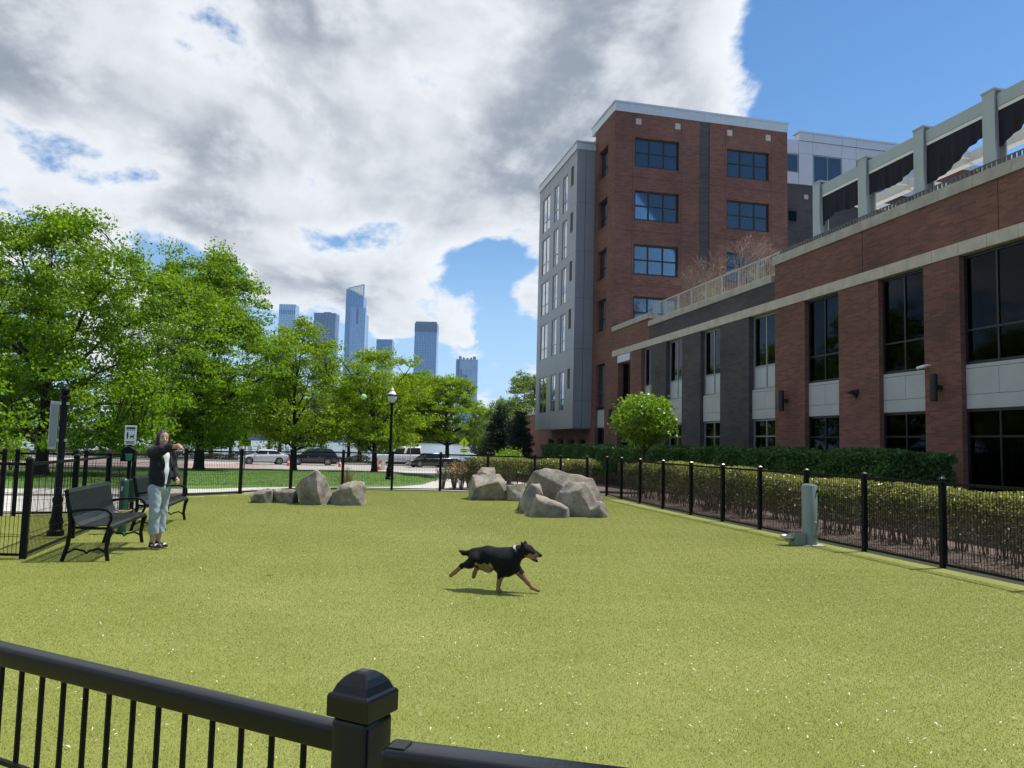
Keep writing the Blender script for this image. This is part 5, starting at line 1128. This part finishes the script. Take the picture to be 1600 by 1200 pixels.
# lawn blades (coarse tufts)
r_ = np.random.default_rng(41); pts = []
while len(pts) < 26000:
    l, s = r_.uniform(-24, 6), 24 + 26 * r_.uniform() ** 1.3; x, y = sl2(l, s)
    if y > 25.9 + max(0, (x - .3)) * 1.0 + max(0, x - 2.4) * 2.6 and y < 49 and x < 5.4 and x > -16 and y > 24.5 - (x + 3.4) * (-.13 if x < -3.4 else -.8): pts.append((x, y, ground_z(x, y) + .04))
pts = np.array(pts); lb = link('lawn_grass', quads_mesh('lawn_grass', leaves(pts, .07, r_, -.1, .2), leaf_mat('lawn_blades', (.07, .15, .018), (.11, .20, .028), .4))); tag(lb, 'mown green grass of the lawn beyond the fence', 'grass', kind='stuff')

# ================================================================ boulders
def rock_mat():
    m = bpy.data.materials.new('boulder_stone'); m.use_nodes = True; nt = m.node_tree; N = nt.nodes; L = nt.links; b = N['Principled BSDF']; b.inputs['Roughness'].default_value = .9; b.inputs['Specular IOR Level'].default_value = .25
    tc = N.new('ShaderNodeNewGeometry')
    def nz(s, d, ro): n = N.new('ShaderNodeTexNoise'); n.inputs['Scale'].default_value = s; n.inputs['Detail'].default_value = d; n.inputs['Roughness'].default_value = ro; L.new(tc.outputs['Position'], n.inputs['Vector']); return n.outputs[0]
    r1 = N.new('ShaderNodeValToRGB'); e = r1.color_ramp.elements; e[0].position = .3; e[0].color = (.085, .083, .08, 1); e[1].position = .7; e[1].color = (.38, .34, .275, 1); L.new(nz(2.6, 9, .7), r1.inputs[0])
    r2 = N.new('ShaderNodeValToRGB'); e = r2.color_ramp.elements; e[0].position = .55; e[0].color = (1.1, 1.08, 1.05, 1); e[1].position = .70; e[1].color = (.62, .58, .50, 1); L.new(nz(1.2, 5, .6), r2.inputs[0])
    mx = N.new('ShaderNodeMix'); mx.data_type = 'RGBA'; mx.blend_type = 'MULTIPLY'; mx.inputs[0].default_value = 1; L.new(r1.outputs[0], mx.inputs[6]); L.new(r2.outputs[0], mx.inputs[7]); L.new(mx.outputs[2], b.inputs['Base Color'])
    bp = N.new('ShaderNodeBump'); bp.inputs['Strength'].default_value = .9; bp.inputs['Distance'].default_value = .03; L.new(nz(14, 10, .75), bp.inputs['Height']); L.new(bp.outputs[0], b.inputs['Normal']); return m
M['rock'] = rock_mat()
from mathutils import noise as mnoise
def boulder(label, l, s, sil, thick, seed, rz=0., lean=0., group=None):
    """sil: outline (m) seen from the front; gets real depth from inset front and back outlines"""
    r = random.Random(seed); x, y = sl2(l, s); t = thing('boulder', label, 'boulder', (x, y, 0), -YAW + rz, group); cx = sum(p[0] for p in sil) / len(sil); cz = 0.35 * max(p[1] for p in sil)
    bm = bmesh.new()
    for yy, k in ((-.5, .66), (-.2, 1.0), (.5, .7)):
        for u, z in sil:
            j = .085 * thick; bm.verts.new((cx + (u - cx) * k + r.gauss(0, j), yy * thick + lean * z + r.gauss(0, j * 1.6), max(-.06, cz + (z - cz) * (k if z > cz else 1) + (r.gauss(0, j * .6) if z > .05 else -.06))))
    res = bmesh.ops.convex_hull(bm, input=bm.verts); bmesh.ops.delete(bm, geom=[e for e in res['geom_interior'] if isinstance(e, bmesh.types.BMVert)], context='VERTS')
    bmesh.ops.dissolve_limit(bm, angle_limit=rad(24), verts=bm.verts, edges=bm.edges); bmesh.ops.bevel(bm, geom=bm.edges[:], offset=.022, segments=1, affect='EDGES', clamp_overlap=True)
    bmesh.ops.triangulate(bm, faces=bm.faces); 
    for _ in range(3): bmesh.ops.subdivide_edges(bm, edges=[e for e in bm.edges if e.calc_length() > .085], cuts=1, use_grid_fill=False); bmesh.ops.triangulate(bm, faces=bm.faces)
    bm.normal_update(); so_ = seed * 3.1
    mv = [(v, v.normal * (.032 * (mnoise.fractal(v.co * 2.6 + Vector((so_, 0, 0)), 1, 2, 4)) + .018 * mnoise.noise(v.co * 13))) for v in bm.verts]
    for v, d in mv: v.co += d
    bmesh.ops.recalc_face_normals(bm, faces=bm.faces); me = bpy.data.meshes.new('stone'); bm.to_mesh(me); bm.free(); me.materials.append(M['rock']); me.polygons.foreach_set('use_smooth', [True] * len(me.polygons)); me.set_sharp_from_angle(angle=rad(28)); link('stone', me, t); return t
k = .0156
def px_s(pts, kk): return [(a * kk, b * kk) for a, b in pts]
s0 = 18.75
boulder('low dark boulder at the left end of the left group', -.317 * s0, s0, px_s([(-17, 0), (-18, 8), (-10, 20), (8, 21), (16, 20), (17, 0)], k), .55, 1)
boulder('low blocky boulder beside the tallest boulder on the left', -.288 * s0, s0 + .12, px_s([(-17, 0), (-17, 20), (0, 22), (20, 23), (22, 0)], k), .5, 2)
boulder('tallest pointed boulder of the left group', -.2505 * s0, s0 - .05, px_s([(-14, 0), (-24, 14), (-26, 30), (-14, 46), (0, 51), (14, 42), (25, 18), (25, 0)], k), .75, 3, .15)
boulder('pale topped boulder at the right end of the left group', -.2075 * s0, s0 + .05, px_s([(-28, 0), (-30, 16), (-12, 33), (18, 38), (26, 26), (31, 12), (28, 0)], k), .75, 4, -.2)
s1 = 21.6; k1 = .018
boulder('square grey boulder at the left of the right group', -.029 * s1, s1, px_s([(-31, 0), (-28, 24), (-20, 40), (20, 36), (27, 30), (30, 0)], k1), .8, 5)
boulder('small tan boulder perched behind the square grey one', -.030 * s1, s1 + .72, px_s([(-18, 0), (-17, 40), (-6, 50), (10, 49), (15, 36), (16, 0)], k1), .45, 6)
boulder('low pointed boulder between the two right hand clusters', .0085 * s1, s1 - .1, px_s([(-17, 0), (-16, 26), (14, 27), (17, 14), (16, 0)], k1), .6, 7)
s2 = 17.2; k2 = .0143
boulder('long rear boulder arching behind the right cluster', .062 * s2, s2 + 1.15, px_s([(-62, 0), (-58, 30), (-40, 58), (-10, 66), (30, 64), (55, 50), (66, 20), (66, 0)], k2 * 1.05), .8, 8)
boulder('dark upright boulder at the left of the right cluster', .032 * s2, s2 + .45, px_s([(-20, 0), (-18, 22), (-6, 46), (8, 50), (18, 30), (18, 0)], k2), .5, 9, .3)
boulder('flat tilted slab in front of the right cluster', .0465 * s2, s2 - .25, px_s([(-38, 0), (-26, 20), (-16, 36), (-4, 35), (14, 22), (36, 18), (40, 6), (38, 0)], k2), .6, 10, .1)
boulder('big rounded boulder at the right of the right cluster', .0885 * s2, s2 + .22, px_s([(-34, 0), (-36, 30), (-18, 46), (8, 51), (24, 44), (34, 18), (38, 0)], k2), .8, 11)
boulder('small wedge boulder at the right end of the right cluster', .1105 * s2, s2 - .12, px_s([(-19, 0), (-16, 12), (6, 26), (12, 22), (19, 0)], k2), .45, 12)

# ================================================================ figures: smooth bodies meshed from blended tapered limbs
def surface_nets(f, lo, hi, h):
    lo = np.array(lo, float); hi = np.array(hi, float); n = np.ceil((hi - lo) / h).astype(int) + 1
    g = np.stack(np.meshgrid(*[lo[i] + h * np.arange(n[i]) for i in range(3)], indexing='ij'), -1); V = f(g.reshape(-1, 3)).reshape(n); S_ = V < 0
    acc = np.zeros((*(n - 1), 3)); cnt = np.zeros(n - 1); sl = lambda d, a: tuple(slice(d[i], n[i] - 1 + d[i]) for i in range(3))
    for ax in range(3):
        for o1 in (0, 1):
            for o2 in (0, 1):
                d0 = [0, 0, 0]; others = [i for i in range(3) if i != ax]; d0[others[0]] = o1; d0[others[1]] = o2; d1 = list(d0); d1[ax] = 1
                a, b = V[sl(d0, 0)], V[sl(d1, 0)]; cr = (a < 0) != (b < 0); t = np.where(cr, a / np.where(cr, a - b, 1), 0)
                for i in range(3): acc[..., i] += np.where(cr, (d0[i] + (t if i == ax else 0)), 0)
                cnt += cr
    act = cnt > 0; idx = -np.ones(n - 1, int); idx[act] = np.arange(act.sum()); ijk = np.argwhere(act); verts = lo + h * (ijk + acc[act] / cnt[act][:, None]); faces = []
    for ax in range(3):
        o = [i for i in range(3) if i != ax]; s0 = [slice(1, n[i] - 1) for i in range(3)]; s0[ax] = slice(0, n[ax] - 1); s1 = list(s0); s1[ax] = slice(1, n[ax])
        a, b = S_[tuple(s0)], S_[tuple(s1)]; e = np.argwhere(a != b); sg = a[a != b]; off = np.ones(3, int); off[ax] = 0; e = e + off
        def at(d1, d2):
            q = e.copy(); q[:, o[0]] -= d1; q[:, o[1]] -= d2; return idx[q[:, 0], q[:, 1], q[:, 2]]
        F_ = np.stack([at(1, 1), at(0, 1), at(0, 0), at(1, 0)], 1); flip = sg if ax != 1 else ~sg; F_[~flip] = F_[~flip][:, ::-1]; faces.append(F_)
    return verts, np.concatenate(faces)
def cone_(p, a, b, ra, rb):
    a, b = np.array(a, float), np.array(b, float); ab = b - a; t = np.clip((p - a) @ ab / (ab @ ab), 0, 1); return np.linalg.norm(p - a - t[:, None] * ab, axis=1) - (ra + (rb - ra) * t)
def ell(p, c, r):
    r = np.array(r, float); q = (p - np.array(c, float)) / r; k = np.linalg.norm(q, axis=1); return (k - 1) * r.min() * (k + .6) / 1.6
def smin(a, b, k): h = np.clip(.5 + .5 * (b - a) / k, 0, 1); return b + (a - b) * h - k * h * (1 - h)
def chain(p, pts, rs, k=.02):
    d = None
    for i in range(len(pts) - 1):
        c = cone_(p, pts[i], pts[i + 1], rs[i], rs[i + 1]); d = c if d is None else smin(d, c, k)
    return d
def sdf_obj(name, f, lo, hi, h, mats, parent, pick=None):
    v, fc = surface_nets(f, lo, hi, h); me = bpy.data.meshes.new(name); me.from_pydata(v.tolist(), [], fc.tolist())
    for m in mats: me.materials.append(m)
    if pick is not None: me.polygons.foreach_set('material_index', pick(v[fc].mean(1)).astype(np.int32))
    me.polygons.foreach_set('use_smooth', [True] * len(me.polygons)); bm = bmesh.new(); bm.from_mesh(me); bmesh.ops.recalc_face_normals(bm, faces=bm.faces); bm.to_mesh(me); bm.free(); return link(name, me, parent)

# ---------------------------------------------------------------- running dog
dg_ = thing('dog', 'black and tan dog running across the turf with white collar', 'dog', (1.79, 8.02, .006), -YAW - rad(18))
bk = mat('black_fur', (.0035, .004, .0055), .6, spec=.16, bump=.6, bscale=120); tn = mat('tan_fur', (.24, .13, .055), .75, var=.3, vscale=25, bump=.3, bscale=120); pt = mat('pale_belly_fur', (.26, .20, .11), .8, var=.25, vscale=20)
mo = mat('dark_mouth', (.03, .012, .012), .5)
Y1, Y2 = -.065, .065
def dog_f(p):
    d = chain(p, [(-.27, 0, .345), (-.14, 0, .365), (.02, 0, .325), (.10, 0, .325)], [.078, .092, .122, .112], .05)
    d = smin(d, ell(p, (.075, 0, .285), (.115, .098, .13)), .05); d = smin(d, ell(p, (-.245, 0, .345), (.10, .088, .09)), .04)
    d = smin(d, chain(p, [(.10, 0, .37), (.19, 0, .415), (.262, 0, .435)], [.088, .07, .062], .04), .05)
    d = smin(d, ell(p, (.292, 0, .445), (.072, .060, .062)), .03)
    d = smin(d, chain(p, [(.325, 0, .43), (.385, 0, .412), (.428, 0, .402)], [.044, .031, .021], .02), .02)
    d = smin(d, chain(p, [(.315, 0, .395), (.36, 0, .365), (.398, 0, .342)], [.03, .021, .014], .015), .012)
    for s in (-1, 1): d = smin(d, chain(p, [(.268, s * .038, .475), (.252, s * .052, .512), (.245 + .004 * s, s * .057, .54)], [.026, .018, .005], .01), .012)
    d = smin(d, chain(p, [(-.31, 0, .395), (-.365, 0, .372), (-.42, 0, .372), (-.47, 0, .392)], [.032, .027, .024, .009], .02), .025)
    # hind legs
    d = smin(d, chain(p, [(-.255, Y1, .325), (-.315, Y1 * 1.1, .275), (-.405, Y1 * 1.05, .245), (-.485, Y1, .175), (-.532, Y1, .135)], [.072, .05, .026, .021, .021], .02), .03)
    d = smin(d, chain(p, [(-.22, Y2, .325), (-.155, Y2 * 1.05, .235), (-.285, Y2 * 1.05, .225), (-.312, Y2, .155), (-.322, Y2, .118)], [.075, .06, .026, .02, .022], .02), .03)
    # front legs
    d = smin(d, chain(p, [(.055, Y1, .27), (.03, Y1 * 1.08, .18), (.008, Y1 * 1.05, .09), (.004, Y1, .03), (.022, Y1, .016)], [.058, .036, .023, .021, .021], .015), .03)
    d = smin(d, chain(p, [(.12, Y2, .275), (.21, Y2 * 1.05, .185), (.288, Y2, .105), (.335, Y2, .055), (.405, Y2 * .95, .032)], [.062, .038, .025, .021, .019], .015), .03)
    return d
def dog_pick(c):
    c = c + .012 * np.sin(c[:, [1, 2, 0]] * 90) + .006 * np.sin(c[:, [2, 0, 1]] * 210)
    x, y, z = c.T; m = np.zeros(len(c), int)
    m[(z < .15) & (x > -.1)] = 1; m[(z < .225) & (x < -.26)] = 1; m[(z < .145) & (x > .2)] = 1; m[(x > .10) & (x < .34) & (z < .20) & (y > 0) & (x > .17)] = 1
    m[(x < -.08) & (x > -.26) & (z < .31) & (y > .02)] = 2; m[(x < -.06) & (x > -.24) & (z < .285)] = 2
    m[(x > .335) & (z < .414) & (z > .385)] = 1; m[(x > .295) & (x < .345) & (z < .415) & (z > .35)] = 1; m[(x > .418)] = 0; m[(x > .32) & (z < .385) & (z > .352) & (x > .345)] = 3
    return m
sdf_obj('body', dog_f, (-.58, -.16, -.02), (.48, .16, .58), .0085, [bk, tn, pt, mo], dg_, dog_pick)
cN = Vector((.19, 0, .415)); ax_ = Vector((.85, 0, .40)).normalized(); sd_ = Vector((0, 1, 0)); u_ = ax_.cross(sd_)
mb = MB(); n_ = 24
for k_ in range(n_):
    for o_ in (-.013, .013):
        for rr in (.0735, .079): a_ = 2 * math.pi * k_ / n_; mb.v.append(tuple(cN + ax_ * o_ + (sd_ * math.cos(a_) + u_ * math.sin(a_) * 1.04) * rr))
for k_ in range(n_):
    a_, b_ = 4 * k_, 4 * ((k_ + 1) % n_)
    for q in ((0, 1), (1, 3), (3, 2), (2, 0)): mb.f.append((a_ + q[0], b_ + q[0], b_ + q[1], a_ + q[1])); mb.mi.append(0)
mb.build('collar', mat('white_collar', (.62, .60, .55), .6), dg_, smooth=40)
for s in (-1, 1): o = MB().lathe([(.0075 * math.sin(math.pi * i / 6) + .0003, -.0075 * math.cos(math.pi * i / 6)) for i in range(7)], n=10).build('eye', mat('dog_eye', (.05, .03, .015), .15, spec=.8), dg_, smooth='all'); o.location = (.338, s * .040, .455)
o = MB().lathe([(.013 * math.sin(math.pi * i / 6) + .0003, -.012 * math.cos(math.pi * i / 6)) for i in range(7)], n=10).build('nose', M['black_gloss'], dg_, smooth='all'); o.location = (.442, 0, .404)
sdf_obj('tongue', lambda p: chain(p, [(.345, 0, .378), (.385, 0, .362), (.405, 0, .350)], [.011, .012, .007], .01), (.32, -.03, .33), (.43, .03, .40), .004, [mat('tongue', (.45, .14, .14), .5)], dg_)

# ---------------------------------------------------------------- woman throwing the ball; local x = facing, y = her left
wm = thing('person', 'woman in black jacket and pale cropped trousers with one arm thrown forward', 'person', (-2.27, 11.50, .006), -YAW - rad(24))
wm.scale = (.93, .88, 1.0)
skin = mat('skin', (.47, .27, .19), .5, var=.06, vscale=20); hair = mat('dark_brown_hair', (.022, .013, .010), .42, spec=.5, bump=.5, bscale=90); jk = mat('black_jacket', (.005, .006, .009), .85, var=.3, vscale=6, bump=.3, bscale=18)
trm = mat('pale_grey_trousers', (.31, .38, .40), .85, var=.12, vscale=7, bump=.25, bscale=22); wht = mat('white_shirt', (.66, .67, .70), .8, bump=.2, bscale=25); shb = mat('black_shoe_leather', (.012, .012, .014), .45); shw = mat('white_shoe_leather', (.68, .68, .66), .5)
HC = (.035, 0, 1.505)
SH_R, EL_R, WR_R = (.0, -.165, 1.31), (.24, -.23, 1.345), (.475, -.15, 1.415)
SH_L, EL_L, WR_L = (.0, .165, 1.30), (.03, .225, 1.06), (.18, .15, .95)
HA = -.5
def hrot(p):
    q = p.copy(); c, s_ = math.cos(-HA), math.sin(-HA); x, y = p[:, 0] - .005, p[:, 1]; q[:, 0] = c * x - s_ * y + .005; q[:, 1] = s_ * x + c * y; return q
def hpos(x, y, z): c, s_ = math.cos(HA), math.sin(HA); x -= .005; return (c * x - s_ * y + .005, s_ * x + c * y, z)
def head_f(p):
    p = hrot(p)
    d = ell(p, (HC[0] - .012, 0, HC[2] + .02), (.092, .074, .098)); d = smin(d, ell(p, (HC[0] + .024, 0, HC[2] - .045), (.062, .054, .07)), .03)
    d = smin(d, chain(p, [(HC[0] + .086, 0, HC[2] + .004), (HC[0] + .103, 0, HC[2] - .028)], [.009, .013]), .012)              # nose
    d = smin(d, ell(p, (HC[0] + .072, 0, HC[2] - .066), (.016, .026, .009)), .008); d = smin(d, ell(p, (HC[0] + .058, 0, HC[2] - .108), (.022, .024, .018)), .02)
    for s in (-1, 1):
        d = smin(d, ell(p, (HC[0] - .012, s * .076, HC[2] - .012), (.018, .009, .03)), .006); d = smin(d, ell(p, (HC[0] + .062, s * .034, HC[2] - .035), (.022, .022, .022)), .02)
        d = np.maximum(d, -ell(p, (HC[0] + .094, s * .031, HC[2] + .006), (.016, .016, .010)))
    d = smin(d, chain(p, [(-.005, 0, 1.28), (.008, 0, 1.36), (HC[0] - .012, 0, 1.44)], [.062, .05, .05], .02), .03)
    return d
def hand(p, wr, dr, up, s):
    """palm and five curled fingers along dr"""
    wr, dr, up = np.array(wr), np.array(dr, float), np.array(up, float); dr /= np.linalg.norm(dr); up -= dr * (up @ dr); up /= np.linalg.norm(up); sd = np.cross(dr, up) * s
    d = smin(cone_(p, wr, wr + dr * .05, .024, .029), cone_(p, wr + dr * .05 - sd * .015, wr + dr * .075 + sd * .02, .02, .019), .02)
    for i, (o, L_) in enumerate(((-.03, .066), (-.010, .076), (.010, .07), (.029, .055))):
        b = wr + dr * .078 + sd * o; m_ = b + dr * L_ * .5 - up * .008; e = m_ + dr * L_ * .34 - up * .028; d = smin(d, chain(p, [b, m_, e], [.0105, .0095, .0075], .004), .005)
    b = wr + dr * .03 - sd * .026; d = smin(d, chain(p, [b, b + dr * .03 - sd * .024 - up * .008, b + dr * .058 - sd * .022 - up * .022], [.013, .011, .009], .005), .008); return d
DR = (.80, .05, -.45)
def body_f(p):
    d = head_f(p)
    d = smin(d, chain(p, [(0, 0, .88), (.0, 0, 1.08), (.0, 0, 1.26)], [.10, .10, .11], .05), .03)
    d = smin(d, chain(p, [SH_R, EL_R, WR_R], [.05, .038, .026], .02), .03); d = smin(d, hand(p, WR_R, DR, (.4, .3, 1), 1), .012)
    d = smin(d, chain(p, [SH_L, EL_L, WR_L], [.05, .038, .026], .02), .03); d = smin(d, hand(p, WR_L, (.7, -.4, -.35), (.3, .8, .2), -1), .012)
    for s, x in ((-1, .02), (1, -.03)): d = smin(d, chain(p, [(0, s * .08, .82), (.012 + x, s * .085, .48), (x - .015, s * .08, .24), (x - .02, s * .075, .07)], [.072, .055, .046, .034], .02), .03)
    return d
sdf_obj('body', body_f, (-.2, -.52, .03), (.56, .32, 1.65), .0075, [skin], wm)
def jacket_f(p):
    d = chain(p, [(-.015, 0, .84), (-.01, 0, 1.0), (-.005, 0, 1.16), (-.005, 0, 1.27)], [.152, .148, .150, .125], .05); x, y, z = p.T
    d = smin(d, chain(p, [(0, -.13, 1.30), (0, .13, 1.30)], [.082, .082]), .05); d = smin(d, chain(p, [(-.03, 0, 1.33), (-.015, 0, 1.375)], [.085, .075]), .03)
    d = smin(d, chain(p, [SH_R, EL_R, tuple(np.array(WR_R) - np.array([.012, -.008, .004]))], [.085, .066, .052], .03), .045); d = smin(d, chain(p, [SH_L, EL_L, tuple(np.array(WR_L) - np.array([.02, -.01, -.012]))], [.085, .066, .05], .03), .045)
    w = .006 * np.sin(z * 30 + y * 42 + x * 25) + .003 * np.sin(z * 61 - y * 50); d = d + w * .8
    d = np.maximum(d, .845 + .01 * np.sin(x * 30) - z)
    # open front: the zip edges part over the shirt
    op = np.maximum(np.maximum(-(x - .02), np.abs(y + .01) - (.018 + .045 * np.clip((z - .88) / .45, 0, 1))), z - 1.36); d = np.maximum(d, -op); d = np.maximum(d, -(chain(p, [(.01, 0, 1.28), (.02, 0, 1.46)], [.058, .062])))
    return d
sdf_obj('jacket', jacket_f, (-.24, -.54, .80), (.42, .36, 1.50), .009, [jk], wm)
def shirt_f(p):
    d = chain(p, [(-.005, 0, .90), (0, 0, 1.05), (.002, 0, 1.24)], [.136, .134, .126], .05); return np.maximum(np.maximum(d, .87 - p[:, 2]), p[:, 2] - 1.34)
sdf_obj('shirt', shirt_f, (-.2, -.2, .85), (.2, .2, 1.36), .01, [wht], wm)
def trouser_f(p):
    x, y, z = p.T; d = ell(p, (-.01, 0, .83), (.135, .152, .13))
    for s, x0 in ((-1, .02), (1, -.03)): d = smin(d, chain(p, [(-.005, s * .082, .80), (.01 + x0, s * .088, .50), (x0 - .008, s * .084, .19)], [.102, .078, .074], .03), .012)
    d = d + .003 * np.sin(z * 30 + np.abs(y) * 60 + x * 25) * np.clip((.75 - z) * 3, 0, 1) + .0015 * np.sin(z * 60 + y * 50); d = np.maximum(d, .205 - z); d = np.maximum(d, z - .90)
    for s, x0 in ((-1, .02), (1, -.03)): d = np.maximum(d, -np.maximum(cone_(p, (x0 - .012, s * .082, .10), (x0 - .010, s * .084, .30), .058, .058), z - .28))
    return d
sdf_obj('trousers', trouser_f, (-.22, -.26, .17), (.2, .26, .93), .009, [trm], wm)
def hair_f(p):
    p = hrot(p)
    d = ell(p, (HC[0] - .022, 0, HC[2] + .03), (.100, .086, .098)); x, y, z = p.T
    for s in (-1, 1): d = smin(d, chain(p, [(HC[0] - .01, s * .072, HC[2] + .02), (HC[0] - .005, s * .088, HC[2] - .09), (.02, s * .098, 1.30), (.045, s * .095, 1.17)], [.030, .028, .032, .014], .02), .03)
    d = smin(d, chain(p, [(HC[0] - .075, 0, HC[2] + .02), (-.06, 0, 1.40), (-.10, 0, 1.28), (-.115, 0, 1.14)], [.062, .072, .068, .03], .03), .04); d = d + .004 * np.sin(y * 160 + x * 60) + .003 * np.sin(y * 290)
    face = np.maximum(np.maximum((HC[0] + .038 - np.abs(y) * .35) - x, -(HC[2] + .078 - z)), np.abs(y) - .085); d = np.maximum(d, -np.maximum(np.maximum(HC[0] + .030 + np.maximum(0, z - HC[2] - .05) * .6 - x, z - (HC[2] + .078)), np.abs(y) - .068))
    return np.maximum(d, -ell(p, (HC[0] + .095, 0, HC[2] - .03), (.085, .066, .098)))
sdf_obj('hair', hair_f, (-.22, -.16, 1.08), (.18, .16, 1.66), .0065, [hair], wm)
dk = mat('eye_and_brow', (.02, .012, .01), .4); lp = mat('lips', (.42, .13, .12), .45)
for s in (-1, 1):
    o = MB().lathe([(.011 * math.sin(math.pi * i / 6) + .0003, -.0055 * math.cos(math.pi * i / 6)) for i in range(7)], n=10).build('eye', dk, wm, smooth='all'); o.location = hpos(HC[0] + .0815, s * .031, HC[2] + .004); o.rotation_euler = (0, math.pi / 2, HA); o.scale = (.6, 1, 1)
    MB().tube([hpos(HC[0] + .083, s * .014, HC[2] + .026), hpos(HC[0] + .082, s * .032, HC[2] + .030), hpos(HC[0] + .070, s * .048, HC[2] + .025)], [.003, .0035, .002], 6).build('brow', dk, wm)
MB().tube([hpos(HC[0] + .076, -.024, HC[2] - .062), hpos(HC[0] + .088, 0, HC[2] - .067), hpos(HC[0] + .076, .024, HC[2] - .062)], [.003, .007, .003], 6).build('lips', lp, wm, smooth='all')
for s, x0, sx in ((-1, .02, .045), (1, -.03, .02)):
    def shoe_f(p, s=s, x0=x0):
        d = smin(ell(p, (x0 + .075, s * .078, .042), (.105, .046, .036)), chain(p, [(x0 - .035, s * .075, .045), (x0 - .025, s * .075, .085)], [.044, .040]), .03); return np.maximum(d, .002 - p[:, 2])
    sdf_obj('shoe', shoe_f, (-.15, -.2, -.01), (.25, .2, .15), .006, [shw, shb], wm, lambda c: np.where((c[:, 2] < .026) | ((c[:, 0] > .085) & (c[:, 2] > .05) & (c[:, 0] < .12)) | ((c[:, 2] > .05) & (c[:, 2] < .062) & (c[:, 0] < .06) & (c[:, 0] > .01)), 0, 1))

# ================================================================ air: thin even haze over the whole place
hzm = bpy.data.materials.new('haze_air'); hzm.use_nodes = True; _nt = hzm.node_tree; _nt.nodes.remove(_nt.nodes['Principled BSDF'])
_pv = _nt.nodes.new('ShaderNodeVolumePrincipled'); _pv.inputs['Color'].default_value = (.66, .84, 1.0, 1); _pv.inputs['Density'].default_value = .00004; _pv.inputs['Anisotropy'].default_value = .3
_nt.links.new(_pv.outputs[0], _nt.nodes['Material Output'].inputs['Volume'])
hb = MB().box(-2600, 2600, -250, 2450, -5.7, 402).build('haze', hzm); hb.rotation_euler = (0, 0, -YAW); tag(hb, 'thin pale summer haze over the river and skyline', 'haze', kind='stuff')
